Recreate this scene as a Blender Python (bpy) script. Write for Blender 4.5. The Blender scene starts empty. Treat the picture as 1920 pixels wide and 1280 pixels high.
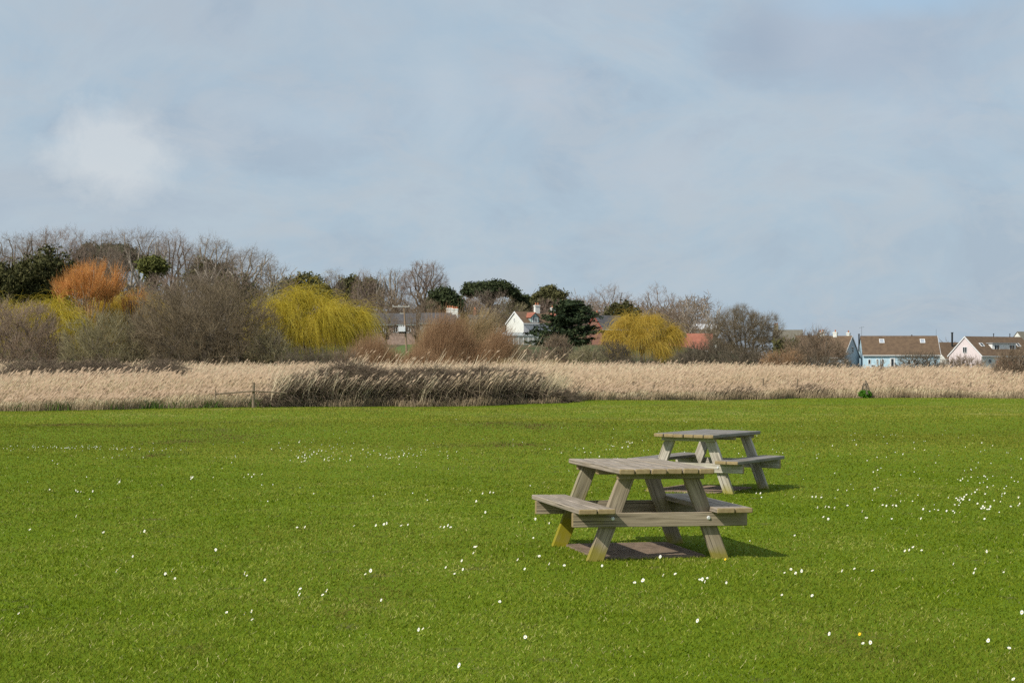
import bpy, math, random
import numpy as np
from mathutils import Vector, Matrix

S = bpy.context.scene
COL = S.collection
F, HC, YH = 3300.0, 1.57, 687.0          # focal length in photo pixels, eye height, horizon row
rng = np.random.default_rng(7)
random.seed(7)
PI = math.pi

def X(px, d): return (px - 960) / F * d
def Zr(py, d): return HC + (YH - py) / F * d
def sm(a, b, x):
    t = np.clip((np.asarray(x, float) - a) / (b - a), 0, 1)
    return t * t * (3 - 2 * t)

# ------------------------------------------------------------------ terrain
EDGE = [(-400, 770), (0, 768), (400, 765), (520, 762), (800, 760), (1050, 757), (1100, 752.5), (1300, 748.5), (1500, 746), (1920, 748), (2300, 749)]
EPX = np.array([e[0] for e in EDGE], float)
ED = np.array([F * HC / (e[1] - YH) for e in EDGE])
EX = (EPX - 960) / F * ED
def edge_y(x):
    x = np.asarray(x, float)
    return np.interp(x, EX, ED) + .35 * np.sin(x * .9) + .2 * np.sin(x * 2.3 + 1)
def ground(x, y):
    x = np.asarray(x, float); y = np.asarray(y, float)
    px = 960 + F * x / np.maximum(y, 30)
    left = 1 - sm(1250, 1480, px)
    g = sm(150, 330, y) * 5.6 * left + sm(340, 480, y) * 5 * left + sm(120, 330, y) * 1.2 * (1 - left)
    near = 1 - sm(90, 130, y)
    g = g + near * sm(17, 26, y) * (.035 * np.sin(x * .31 + y * .17) + .03 * np.sin(y * .43 - x * .12))
    return g
def gz(x, y): return float(ground(x, y))

# ------------------------------------------------------------------ materials
def newmat(name, rough=.85, spec=.2):
    m = bpy.data.materials.new(name); m.use_nodes = True
    b = m.node_tree.nodes['Principled BSDF']
    b.inputs['Roughness'].default_value = rough
    b.inputs['Specular IOR Level'].default_value = spec
    return m, m.node_tree, b
def nd(nt, t, **kw):
    n = nt.nodes.new(t)
    for k, v in kw.items():
        if hasattr(n, k): setattr(n, k, v)
        else: n.inputs[k].default_value = v
    return n
def ramp(nt, stops, fac):
    r = nt.nodes.new('ShaderNodeValToRGB')
    while len(r.color_ramp.elements) < len(stops): r.color_ramp.elements.new(.5)
    for e, (p, c) in zip(r.color_ramp.elements, stops):
        e.position = p; e.color = (*c, 1)
    nt.links.new(fac, r.inputs[0]); return r.outputs[0]
def mix(nt, fac, a, b, mode='MIX'):
    n = nt.nodes.new('ShaderNodeMix'); n.data_type = 'RGBA'; n.blend_type = mode
    for i, v in ((0, fac), (6, a), (7, b)):
        if hasattr(v, 'is_linked') or hasattr(v, 'links'): nt.links.new(v, n.inputs[i])
        elif isinstance(v, (int, float)): n.inputs[i].default_value = v
        else: n.inputs[i].default_value = (*v, 1)
    return n.outputs[2]
def noise(nt, scale, vec=None, detail=3, rough=.55, dist=0):
    n = nd(nt, 'ShaderNodeTexNoise', Scale=scale, Detail=detail, Roughness=rough, Distortion=dist)
    if vec is not None: nt.links.new(vec, n.inputs['Vector'])
    return n.outputs[0]
def mapping(nt, vec, sc):
    n = nd(nt, 'ShaderNodeMapping'); n.inputs['Scale'].default_value = sc
    nt.links.new(vec, n.inputs['Vector']); return n.outputs[0]
def attr(nt, name):
    return nd(nt, 'ShaderNodeAttribute', attribute_name=name).outputs['Fac']
def pos(nt): return nt.nodes.new('ShaderNodeNewGeometry').outputs['Position']
def objc(nt): return nt.nodes.new('ShaderNodeTexCoord').outputs['Object']

def foliage_mat(name, cols, nscale=.6, rough=.8, transl=0.0):
    """cols: stops along the per-strand random value; a soft noise shifts tone clump by clump"""
    m, nt, b = newmat(name, rough, .15)
    v = attr(nt, 'v')
    n = noise(nt, nscale, objc(nt), 2)
    ma = nd(nt, 'ShaderNodeMath', operation='MULTIPLY_ADD'); nt.links.new(n, ma.inputs[0]); ma.inputs[1].default_value = .9
    mb = nd(nt, 'ShaderNodeMath', operation='MULTIPLY_ADD'); nt.links.new(v, mb.inputs[0]); mb.inputs[1].default_value = .55; mb.inputs[2].default_value = -.25
    nt.links.new(mb.outputs[0], ma.inputs[2])
    k = len(cols)
    c = ramp(nt, [(i / (k - 1), q) for i, q in enumerate(cols)], ma.outputs[0])
    nt.links.new(c, b.inputs['Base Color'])
    if transl:
        t = nt.nodes.new('ShaderNodeBsdfTranslucent'); nt.links.new(c, t.inputs[0])
        mx = nt.nodes.new('ShaderNodeMixShader'); mx.inputs[0].default_value = transl
        nt.links.new(b.outputs[0], mx.inputs[1]); nt.links.new(t.outputs[0], mx.inputs[2])
        nt.links.new(mx.outputs[0], nt.nodes['Material Output'].inputs[0])
    return m

def plain(name, col, rough=.7, var=.15, scale=3.0, spec=.3):
    m, nt, b = newmat(name, rough, spec)
    n = noise(nt, scale, objc(nt), 4)
    lo = tuple(c * (1 - var) for c in col); hi = tuple(min(1, c * (1 + var)) for c in col)
    nt.links.new(ramp(nt, [(.3, lo), (.7, hi)], n), b.inputs['Base Color'])
    return m

def wood_mat(name, tint, algae_z=.28, algae_amt=.8):
    m, nt, b = newmat(name, .8, .2)
    uv = nt.nodes.new('ShaderNodeUVMap').outputs[0]
    grain = noise(nt, 1, mapping(nt, uv, (2.2, 55, 1)), 5, .6, .4)
    broad = noise(nt, 1, mapping(nt, uv, (1.6, 7, 1)), 3)
    c = ramp(nt, [(.30, tuple(q * .38 for q in tint)), (.44, tuple(q * .8 for q in tint)), (.56, tint), (.72, tuple(min(1, q * 1.35) for q in tint))], grain)
    c = mix(nt, ramp(nt, [(.35, (0, 0, 0)), (.75, (.6, .6, .6))], broad), c, (.20, .155, .085))
    crack = noise(nt, 1, mapping(nt, uv, (1.2, 110, 1)), 2)
    c = mix(nt, ramp(nt, [(.34, (1, 1, 1)), (.40, (0, 0, 0))], crack), c, (.04, .032, .022))
    # algae stains: patchy, more towards the wet foot of the timber
    o = objc(nt)
    sep = nt.nodes.new('ShaderNodeSeparateXYZ'); nt.links.new(o, sep.inputs[0])
    mr = nd(nt, 'ShaderNodeMapRange'); nt.links.new(sep.outputs[2], mr.inputs[0])
    mr.inputs[1].default_value = algae_z; mr.inputs[2].default_value = .0; mr.inputs[3].default_value = 0; mr.inputs[4].default_value = .5
    n2 = noise(nt, 4.5, o, 3)
    ad = nd(nt, 'ShaderNodeMath', operation='ADD'); nt.links.new(mr.outputs[0], ad.inputs[0]); nt.links.new(n2, ad.inputs[1])
    fac = ramp(nt, [(.60, (0, 0, 0)), (.92, (algae_amt,) * 3)], ad.outputs[0])
    c = mix(nt, fac, c, (.27, .23, .015))
    nt.links.new(c, b.inputs['Base Color'])
    bp = nd(nt, 'ShaderNodeBump', Strength=.5, Distance=.003); nt.links.new(grain, bp.inputs['Height'])
    nt.links.new(bp.outputs[0], b.inputs['Normal'])
    return m

# ------------------------------------------------------------------ object helpers
def tag(o, label=None, cat=None, group=None, kind=None):
    if label: o['label'] = label
    if cat: o['category'] = cat
    if group: o['group'] = group
    if kind: o['kind'] = kind
    return o
def empty(name, loc, rz=0, label=None, cat=None, group=None):
    o = bpy.data.objects.new(name, None); COL.objects.link(o)
    o.empty_display_size = .2
    o.location = loc; o.rotation_euler = (0, 0, rz)
    return tag(o, label, cat, group)

def fast(name, V, Fc, mat, parent=None, attrs=None, loc=None, mi=None):
    """V (n,3), Fc (m,k) with k = 3 or 4"""
    me = bpy.data.meshes.new(name)
    V = np.ascontiguousarray(V, np.float32); Fc = np.ascontiguousarray(Fc, np.int32)
    k = Fc.shape[1]
    me.vertices.add(len(V)); me.vertices.foreach_set('co', V.ravel())
    me.loops.add(Fc.size); me.loops.foreach_set('vertex_index', Fc.ravel())
    me.polygons.add(len(Fc)); me.polygons.foreach_set('loop_start', np.arange(0, Fc.size, k, dtype=np.int32))
    for a, d in (attrs or {}).items():
        at = me.attributes.new(a, 'FLOAT', 'POINT'); at.data.foreach_set('value', np.ascontiguousarray(d, np.float32))
    mats = mat if isinstance(mat, (list, tuple)) else [mat]
    for q in mats: me.materials.append(q)
    if mi is not None: me.polygons.foreach_set('material_index', np.ascontiguousarray(mi, np.int32))
    me.update(calc_edges=True); me.validate()
    o = bpy.data.objects.new(name, me); COL.objects.link(o)
    if parent: o.parent = parent
    if loc is not None: o.location = loc
    return o

class MB:
    def __init__(s): s.v = []; s.f = []; s.uv = []; s.mi = []
    def add(s, vs, fs, uvs=None, mi=0):
        o = len(s.v); s.v += [tuple(v) for v in vs]
        for i, f in enumerate(fs):
            s.f.append([o + q for q in f]); s.mi.append(mi if isinstance(mi, int) else mi[i])
            s.uv.append(uvs[i] if uvs else [(vs[q][0], vs[q][2]) for q in f])
        return s
    def box(s, x0, x1, y0, y1, z0, z1, mi=0, M=None):
        vs = [(x, y, z) for z in (z0, z1) for x, y in ((x0, y0), (x1, y0), (x1, y1), (x0, y1))]
        if M is not None: vs = [tuple(M @ Vector(v)) for v in vs]
        return s.add(vs, [(3, 2, 1, 0), (4, 5, 6, 7), (0, 1, 5, 4), (1, 2, 6, 5), (2, 3, 7, 6), (3, 0, 4, 7)], mi=mi)
    def tube(s, p, q, r0, r1, n=8, mi=0):
        p = Vector(p); q = Vector(q); d = (q - p).normalized()
        a = d.orthogonal().normalized(); b = d.cross(a)
        vs = [p + (a * math.cos(t) + b * math.sin(t)) * r0 for t in [2 * PI * i / n for i in range(n)]]
        vs += [q + (a * math.cos(t) + b * math.sin(t)) * r1 for t in [2 * PI * i / n for i in range(n)]]
        fs = [(i, (i + 1) % n, n + (i + 1) % n, n + i) for i in range(n)] + [tuple(range(n))[::-1], tuple(range(n, 2 * n))]
        return s.add(vs, fs, mi=mi)
    def plank(s, p0, p1, wv, tv, c=.006, mi_end=1, seed=0.0):
        """chamfered plank from p0 to p1; wv, tv = half-width and half-thickness vectors"""
        p0 = Vector(p0); p1 = Vector(p1); wv = Vector(wv); tv = Vector(tv)
        L = (p1 - p0).length; ax = (p1 - p0) / L
        w = wv.length; t = tv.length; wn = wv / w; tn = tv / t
        def ring(p, k):
            ww, tt = w - k, t - k
            return [p + wn * a + tn * b for a, b in ((-ww + c, -tt), (ww - c, -tt), (ww, -tt + c), (ww, tt - c), (ww - c, tt), (-ww + c, tt), (-ww, tt - c), (-ww, -tt + c))]
        nseg = 6
        rings = [ring(p0, c)] + [ring(p0 + ax * (c + (L - 2 * c) * i / nseg), 0) for i in range(nseg + 1)] + [ring(p1, c)]
        us = [0] + [c + (L - 2 * c) * i / nseg for i in range(nseg + 1)] + [L]
        per = [0, 2 * w, 2 * w + c, 2 * w + 2 * t, 2 * w + 2 * t + c, 4 * w + 2 * t, 4 * w + 2 * t + c, 4 * w + 4 * t, 4 * w + 4 * t + c]
        vs = [v for r in rings for v in r]; fs = []; uvs = []; mi = []
        for i in range(len(rings) - 1):
            for j in range(8):
                a, b = i * 8 + j, i * 8 + (j + 1) % 8
                fs.append((a, b, b + 8, a + 8))
                uvs.append([(us[i] + seed, per[j] + seed * 3), (us[i] + seed, per[j + 1] + seed * 3), (us[i + 1] + seed, per[j + 1] + seed * 3), (us[i + 1] + seed, per[j] + seed * 3)])
                mi.append(mi_end if i in (0, len(rings) - 2) else 0)
        n = len(rings) * 8
        for f in (tuple(range(7, -1, -1)), tuple(range(n - 8, n))):
            fs.append(f); uvs.append([(seed + .3 * (vs[q] - p0).dot(tn), seed + .3 * (vs[q] - p0).dot(wn)) for q in f]); mi.append(mi_end)
        return s.add(vs, fs, uvs, mi)
    def build(s, name, mats, parent=None, loc=None, rot=None, smooth=False):
        me = bpy.data.meshes.new(name)
        me.from_pydata([tuple(v) for v in s.v], [], s.f)
        uvl = me.uv_layers.new(name='UVMap')
        flat = [c for f in s.uv for uv in f for c in uv]
        if len(flat) == 2 * len(me.loops): uvl.data.foreach_set('uv', flat)
        for m in (mats if isinstance(mats, (list, tuple)) else [mats]): me.materials.append(m)
        me.polygons.foreach_set('material_index', s.mi)
        if smooth: me.polygons.foreach_set('use_smooth', [True] * len(me.polygons))
        me.update()
        o = bpy.data.objects.new(name, me); COL.objects.link(o)
        if parent: o.parent = parent
        if loc is not None: o.location = loc
        if rot is not None: o.rotation_euler = rot
        return o

def segs(P0, P1, R0, R1, vals=None, sides=3):
    """many tapered prisms at once"""
    P0 = np.asarray(P0, float); P1 = np.asarray(P1, float)
    n = len(P0)
    R0 = np.broadcast_to(np.asarray(R0, float), (n,)); R1 = np.broadcast_to(np.asarray(R1, float), (n,))
    d = P1 - P0; d /= np.linalg.norm(d, axis=1, keepdims=True) + 1e-9
    ref = np.where(np.abs(d[:, 2:3]) > .9, np.array([[1., 0, 0]]), np.array([[0, 0, 1.]]))
    a = np.cross(d, ref); a /= np.linalg.norm(a, axis=1, keepdims=True) + 1e-9
    b = np.cross(d, a)
    ang = np.arange(sides) * 2 * PI / sides
    ca, sa = np.cos(ang), np.sin(ang)
    off = a[:, None, :] * ca[None, :, None] + b[:, None, :] * sa[None, :, None]
    A = P0[:, None, :] + off * R0[:, None, None]; B = P1[:, None, :] + off * R1[:, None, None]
    V = np.concatenate([A, B], 1).reshape(-1, 3)
    base = np.arange(n)[:, None] * (2 * sides)
    fs = []
    for i in range(sides):
        j = (i + 1) % sides
        fs.append(np.concatenate([base + i, base + j, base + sides + j, base + sides + i], 1))
    Fc = np.stack(fs, 1).reshape(-1, 4)
    v = np.repeat(vals if vals is not None else rng.random(n), 2 * sides)
    return V, Fc, v
def merge(parts):
    V, Fc, v, o = [], [], [], 0
    for a, b, c in parts:
        V.append(a); Fc.append(b + o); v.append(c); o += len(a)
    return np.concatenate(V), np.concatenate(Fc), np.concatenate(v)
def unit(a): return a / (np.linalg.norm(a, axis=-1, keepdims=True) + 1e-9)
def rnd(n, k=3): return rng.normal(size=(n, k))

# ------------------------------------------------------------------ world, sun, camera
SD = np.array([.85, .77, -1.0])            # direction the sunlight travels
elev = math.atan2(1, math.hypot(SD[0], SD[1]))
sun_az = math.atan2(-SD[0], -SD[1])        # compass-like angle of the sun measured from +Y towards +X
w = bpy.data.worlds.new('World'); S.world = w; w.use_nodes = True
nt = w.node_tree; bg = nt.nodes['Background']; bg.inputs['Strength'].default_value = .1
sky = nt.nodes.new('ShaderNodeTexSky'); sky.sky_type = 'NISHITA'; sky.sun_disc = False
sky.sun_elevation = elev; sky.sun_rotation = sun_az; sky.air_density = 1.0; sky.dust_density = 1.5
gen = nt.nodes.new('ShaderNodeTexCoord').outputs['Generated']
def skymask(px, py, wx, wy, soft, namp=1.0, nscale=15):
    """soft-edged cloud patch in a fixed direction of the sky"""
    d = Vector(((px - 960) / F, 1, (YH - py) / F)); L = d.length
    sub = nd(nt, 'ShaderNodeVectorMath', operation='SUBTRACT'); nt.links.new(gen, sub.inputs[0]); sub.inputs[1].default_value = tuple(d / L)
    mp = mapping(nt, sub.outputs[0], (F / wx, 0, F / wy))
    ln = nd(nt, 'ShaderNodeVectorMath', operation='LENGTH'); nt.links.new(mp, ln.inputs[0])
    n = noise(nt, nscale, gen, 6, .62, .5)
    ad = nd(nt, 'ShaderNodeMath', operation='MULTIPLY_ADD'); nt.links.new(n, ad.inputs[0]); ad.inputs[1].default_value = namp * 2
    n3 = noise(nt, nscale * 3.2, gen, 6, .65, .4)
    ad3 = nd(nt, 'ShaderNodeMath', operation='MULTIPLY_ADD'); nt.links.new(n3, ad3.inputs[0]); ad3.inputs[1].default_value = .9
    ad4 = nd(nt, 'ShaderNodeMath', operation='ADD'); nt.links.new(ln.outputs['Value'], ad4.inputs[0]); ad4.inputs[1].default_value = -.45
    nt.links.new(ad4.outputs[0], ad3.inputs[2]); nt.links.new(ad3.outputs[0], ad.inputs[2])
    return ramp(nt, [(max(0, (1 + namp - soft)) / 4, (1, 1, 1)), ((1 + namp + soft) / 4, (0, 0, 0))], sc(ad.outputs[0], 1 / 4))
def sc(v, k):
    m = nd(nt, 'ShaderNodeMath', operation='MULTIPLY'); nt.links.new(v, m.inputs[0]); m.inputs[1].default_value = k
    return m.outputs[0]
sepw = nt.nodes.new('ShaderNodeSeparateXYZ'); nt.links.new(gen, sepw.inputs[0])
stretch = mapping(nt, gen, (1, 1, 1.9))
n1 = noise(nt, 6, stretch, 7, .6, .5)
n2 = noise(nt, 20, stretch, 6, .65, .6)
CB = (4.35, 5.3, 6.15)
base = ramp(nt, [(0, tuple(c / 8 for c in (3.95, 4.6, 5.5))), (.07, tuple(c / 8 for c in (4.1, 4.95, 5.8))), (.2, tuple(c / 8 for c in (4.3, 5.25, 6.1))), (.6, tuple(c / 8 for c in (4.2, 4.9, 5.7)))], sepw.outputs[2])
cl = ramp(nt, [(.36, (.485, .585, .705)), (.46, (.54, .665, .785)), (.54, (.62, .71, .795)), (.61, (.57, .65, .75)), (.68, (.49, .58, .69))], n1)
col = mix(nt, .75, base, cl)
fine = ramp(nt, [(.46, (0, 0, 0)), (.64, (.65, .65, .65))], n2)
col = mix(nt, fine, col, (.61, .67, .74))
m1 = skymask(212, 285, 100, 75, .42, .85, 18)
col = mix(nt, m1, col, mix(nt, .75, col, (.86, .88, .90)))
for (px, py, wx, wy, a, c) in ((395, 270, 55, 60, .35, (.74, .77, .82)), (1000, 165, 60, 50, .4, (.72, .74, .80)), (1225, 325, 95, 45, .35, (.68, .71, .78)),
                               (830, 170, 60, 70, .5, (.68, .76, .84)), (455, 195, 60, 30, .4, (.66, .74, .82)), (1720, 215, 110, 60, .35, (.66, .72, .81)), (590, 235, 120, 50, .3, (.66, .73, .82)), (1640, 95, 200, 60, .55, (.515, .59, .70)), (1430, 78, 58, 55, .85, (.46, .54, .655)),
                               (1560, 40, 80, 60, .35, (.64, .68, .77)), (1690, 0, 130, 22, .7, (.50, .70, .90)), (840, 55, 110, 45, .4, (.50, .66, .80)), (500, 60, 330, 90, .3, (.53, .61, .70))):
    col = mix(nt, skymask(px, py, wx, wy, .8), col, mix(nt, a, col, c))
# a share of clear sky from the Sky Texture under the thin cloud, which also gives the hue of the open shade
final = mix(nt, .12, mix(nt, 1.0, col, (8.8, 9.05, 9.2), 'MULTIPLY'), sky.outputs[0])
nt.links.new(final, bg.inputs['Color'])

sl = bpy.data.lights.new('sun', 'SUN'); sl.energy = 4.6; sl.angle = math.radians(.6); sl.color = (1, .955, .87)
so = bpy.data.objects.new('sun', sl); COL.objects.link(so)
so.rotation_euler = Vector(SD).to_track_quat('-Z', 'Y').to_euler(); so.location = (-20, -20, 30)
cam = bpy.data.cameras.new('camera'); co = bpy.data.objects.new('camera', cam); COL.objects.link(co)
co.location = (0, 0, HC); co.rotation_euler = (PI / 2, 0, 0)
cam.sensor_width = 36; cam.lens = F / 1920 * 36; cam.shift_y = (YH - 640) / 1920; cam.clip_end = 6000; cam.clip_start = .05
S.camera = co
S.view_settings.view_transform = 'Standard'; S.view_settings.look = 'None'; S.view_settings.gamma = 1
S.view_settings.exposure = -.12
S.cycles.max_bounces = 5; S.cycles.diffuse_bounces = 2; S.cycles.transmission_bounces = 3; S.cycles.transparent_max_bounces = 4
S.cycles.use_denoising = False

# ------------------------------------------------------------------ ground and lawn
def grid(xs, ys, dz=0, ymax=None):
    xs = np.asarray(xs, float); ys = np.asarray(ys, float)
    Xg, Yg = np.meshgrid(xs, ys)
    if ymax is not None:
        E_ = ymax(Xg); y0 = ys[0]; Yg = y0 + (Yg - y0) / (ys[-1] - y0) * (E_ - y0)
    V = np.stack([Xg, Yg, ground(Xg, Yg) + dz], -1).reshape(-1, 3)
    n, m = len(xs), len(ys)
    i = np.arange(n - 1)[None, :] + np.arange(m - 1)[:, None] * n
    Fc = np.stack([i, i + 1, i + n + 1, i + n], -1).reshape(-1, 4)
    return V, Fc
m, nt, b = newmat('marsh_soil', .95, .1)
p = pos(nt)
nt.links.new(mix(nt, ramp(nt, [(.4, (0, 0, 0)), (.6, (1, 1, 1))], noise(nt, .05, p, 4)), (.10, .085, .045), (.055, .075, .025)), b.inputs['Base Color'])
MSOIL = m
xs = np.concatenate([-np.geomspace(3000, 120, 22), np.linspace(-110, 110, 111), np.geomspace(120, 3000, 22)])
ys = np.concatenate([np.linspace(-60, 140, 81), np.linspace(146, 560, 70), np.geomspace(600, 4200, 16)])
V, Fc = grid(xs, ys, -.02)
tag(fast('ground', V, Fc, MSOIL), 'brown green marshy ground under the reeds and the trees', kind='structure')

m, nt, b = newmat('lawn_turf', .95, .1)
p = pos(nt)
c = mix(nt, noise(nt, 3.5, p, 5), (.085, .14, .003), (.15, .21, .008))
c = mix(nt, ramp(nt, [(.62, (0, 0, 0)), (.72, (.8, .8, .8))], noise(nt, 2.3, p, 5)), c, (.11, .085, .04))
nt.links.new(c, b.inputs['Base Color'])
bp = nd(nt, 'ShaderNodeBump', Strength=.6, Distance=.03); nt.links.new(noise(nt, 40, p, 3), bp.inputs['Height']); nt.links.new(bp.outputs[0], b.inputs['Normal'])
MLAWN = m
V, Fc = grid(np.linspace(-60, 60, 121), np.linspace(-30, 80, 121), 0, edge_y)
tag(fast('lawn', V, Fc, MLAWN), 'short mown green lawn in front of the reed bed', kind='structure')

# patch of garden grass on the slope by the cottages
m = foliage_mat('garden_turf', [(.075, .11, .025), (.12, .165, .04)], .5)
V, Fc = grid(np.linspace(X(700, 235), X(880, 300), 20), np.linspace(215, 318, 30), .03)
tag(fast('garden_lawn', V, Fc, m, attrs={'v': rng.random(len(V))}), 'small green garden lawn below the slate cottages', kind='structure')

# grass blades
def vnoise(x, y, s, seed):
    x = x * s; y = y * s; o = 0
    for k, a in ((1, 1), (2.1, .5), (4.3, .3)):
        o = o + a * (np.sin(x * k * 1.3 + seed + 1.7 * np.sin(y * k * .9 + seed * 2)) * np.cos(y * k * 1.1 - seed + 1.3 * np.sin(x * k * .7)))
    return o / 1.8
def bare_mask(x, y):
    """worn, brownish spots of the turf: photo positions turned into ground places"""
    o = np.zeros_like(x)
    for (px, py, wx, wy, a) in ((130, 794, 55, 2.2, .9), (230, 797, 60, 2, .6), (345, 824, 55, 2.2, .9), (400, 809, 22, 2.5, .8), (445, 815, 40, 3.5, 1), (330, 791, 30, 2, .5),
                                (930, 799, 60, 3, .7), (1010, 803, 40, 3, .8), (950, 836, 90, 2.4, .8), (870, 837, 40, 2, .5), (290, 857, 18, 2.5, .9), (1110, 802, 25, 2, .5),
                                (1330, 908, 60, 4, .3), (1850, 884, 60, 4, .3), (640, 1150, 30, 8, .35), (370, 1220, 30, 9, .4), (1610, 1210, 90, 22, .35), (700, 1110, 60, 20, .3)):
        d = F * HC / (py - YH); dd = F * HC / (py - wy * 1.4 - YH) - d
        X0 = X(px, d); rx = wx / F * d
        q = ((x - X0) / rx) ** 2 + ((y - d) / max(dd, .15)) ** 2
        o = np.maximum(o, a * np.exp(-q * .8))
    return o
y0, y1 = 6.3, 92.0
NB = 900000
u = rng.random(NB)
Y = y0 * (y1 / y0) ** u
Xx = (rng.random(NB) - .5) * (Y * .75 + 3.0)
k = Y < edge_y(Xx) + .3
Y = Y[k]; Xx = Xx[k]; n = len(Y)
bare = bare_mask(Xx, Y)
bare = bare * np.clip(.75 + .7 * vnoise(Xx, Y, 2.1, 2.0), 0, 1); keep = rng.random(n) > bare * .15
for mx_, my_, ma_ in ((1.03, 14.98, .20), (2.42, 22.8, -.5)):
    u_ = (Xx - mx_) * math.cos(ma_) + (Y - my_) * math.sin(ma_); w_ = -(Xx - mx_) * math.sin(ma_) + (Y - my_) * math.cos(ma_)
    ins = (np.abs(u_) < .40 + .05 * vnoise(Xx, Y, 9, 1)) & (np.abs(w_) < .50 + .06 * vnoise(Xx, Y, 8, 2))
    keep &= ~(ins & (rng.random(n) < .93))
Y = Y[keep]; Xx = Xx[keep]; bare = bare[keep]; n = len(Y)
lush = vnoise(Xx, Y, .9, 3.1)
wdt = .0010 + .00025 * Y * (.7 + .6 * rng.random(n)); wdt = np.minimum(wdt, .018)
hgt = (.012 + .011 * rng.random(n)) * (1 + .25 * lush) * (1 + .4 * (bare > .5)) * (1 + .25 * sm(20, 60, Y))
P = np.stack([Xx, Y, ground(Xx, Y) - .003], 1)
az = rng.random(n) * 2 * PI
side = np.stack([np.cos(az), np.sin(az), 0 * az], 1)
bend = np.stack([rng.normal(0, .7, n) + .15, rng.normal(0, .7, n), np.ones(n)], 1)
T = P + bend * hgt[:, None]
V = np.stack([P - side * wdt[:, None], P + side * wdt[:, None], T + side * wdt[:, None] * .35, T - side * wdt[:, None] * .35], 1).reshape(-1, 3)
Fc = np.arange(4 * n).reshape(-1, 4)
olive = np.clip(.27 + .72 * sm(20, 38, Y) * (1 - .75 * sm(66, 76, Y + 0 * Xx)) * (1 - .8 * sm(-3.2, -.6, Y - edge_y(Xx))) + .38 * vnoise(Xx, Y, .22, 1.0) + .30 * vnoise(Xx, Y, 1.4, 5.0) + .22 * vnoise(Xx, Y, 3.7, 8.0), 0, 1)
m, nt, b = newmat('grass_blade', .7, .08)
v = attr(nt, 'v')
g1 = ramp(nt, [(0, (.088, .135, .004)), (.5, (.142, .196, .006)), (.86, (.212, .262, .014)), (.95, (.33, .39, .05)), (1, (.52, .47, .20))], v)
g2 = ramp(nt, [(0, (.175, .185, .020)), (.6, (.265, .27, .036)), (1, (.46, .41, .15))], v)
c = mix(nt, attr(nt, 'o'), g1, g2)
c = mix(nt, attr(nt, 'b'), c, (.16, .115, .035))
nt.links.new(c, b.inputs['Base Color'])
t = nt.nodes.new('ShaderNodeBsdfTranslucent'); nt.links.new(c, t.inputs[0])
mx = nt.nodes.new('ShaderNodeMixShader'); mx.inputs[0].default_value = .28
nt.links.new(b.outputs[0], mx.inputs[1]); nt.links.new(t.outputs[0], mx.inputs[2]); nt.links.new(mx.outputs[0], nt.nodes['Material Output'].inputs[0])
MGRASS = m
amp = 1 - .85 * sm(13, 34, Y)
slope_shade = sm(32, 37, Y) * (1 - sm(46, 52, Y + 3 * vnoise(Xx, Y, .12, 2)))  # shade of the ground sloping away, painted as a darker band of blades
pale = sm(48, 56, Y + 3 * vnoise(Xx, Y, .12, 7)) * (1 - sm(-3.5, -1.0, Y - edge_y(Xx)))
vv = np.clip(.45 + (rng.random(n) - .5) * .9 * amp + .17 * vnoise(Xx, Y, 1.9, 9.0) + .20 * vnoise(Xx, Y, .33, 4.0) - .28 * slope_shade + .14 * pale, 0, .96)
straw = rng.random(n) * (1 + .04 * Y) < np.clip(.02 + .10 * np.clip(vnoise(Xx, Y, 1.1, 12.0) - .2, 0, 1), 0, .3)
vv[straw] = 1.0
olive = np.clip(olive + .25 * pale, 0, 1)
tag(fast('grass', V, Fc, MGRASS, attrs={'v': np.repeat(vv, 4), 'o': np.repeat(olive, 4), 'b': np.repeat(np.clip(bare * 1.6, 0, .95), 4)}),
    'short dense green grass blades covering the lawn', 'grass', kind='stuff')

# rough darker tussocks dotted over the far half of the lawn
def tufts(name, spots, mat, hmin, hmax, nb, rad, wd, label, cat, kind=None, lean=.15, group=None):
    A = []; 
    for (x, y) in spots:
        q = rnd(nb, 2) * rad
        A.append(np.stack([x + q[:, 0], y + q[:, 1]], 1))
    A = np.concatenate(A); n = len(A)
    P = np.stack([A[:, 0], A[:, 1], ground(A[:, 0], A[:, 1]) - .01], 1)
    h = hmin + (hmax - hmin) * rng.random(n)
    az = rng.random(n) * 2 * PI; side = np.stack([np.cos(az), np.sin(az), 0 * az], 1) * wd
    bd = np.stack([rng.normal(lean, .35, n), rng.normal(0, .35, n), np.ones(n)], 1)
    M_ = P + bd * h[:, None] * .55 * np.array([.6, .6, 1]); T = P + bd * h[:, None]
    V = np.stack([P - side, P + side, M_ + side * .8, M_ - side * .8, T + side * .2, T - side * .2], 1).reshape(-1, 3)
    b_ = np.arange(n)[:, None] * 6
    Fc = np.stack([b_ + np.array([[0, 1, 2, 3]]), b_ + np.array([[3, 2, 4, 5]])], 1).reshape(-1, 4)
    return fast(name, V, Fc, mat, attrs={'v': np.repeat(rng.random(n), 6), 'o': np.repeat(rng.random(n) * .5, 6), 'b': np.repeat(rng.random(n) * .2, 6)})
tp = [(400, 808), (406, 806), (425, 806), (350, 822), (470, 790), (845, 789), (900, 780), (935, 780), (965, 779), (1130, 782), (1135, 783), (1155, 765), (1205, 761), (1225, 762), (1074, 797), (1045, 785), (1000, 803), (925, 799),
      (940, 836), (880, 837), (1030, 851), (930, 872), (1620, 757), (1640, 758), (1560, 757), (1680, 758), (1740, 770), (1450, 760), (1530, 759), (1430, 773), (1370, 770), (1800, 764), (1250, 772), (1270, 777), (1320, 765), (650, 780), (700, 775), (560, 800), (240, 795), (130, 795), (290, 857), (487, 790), (415, 792)]
spots = []
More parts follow.
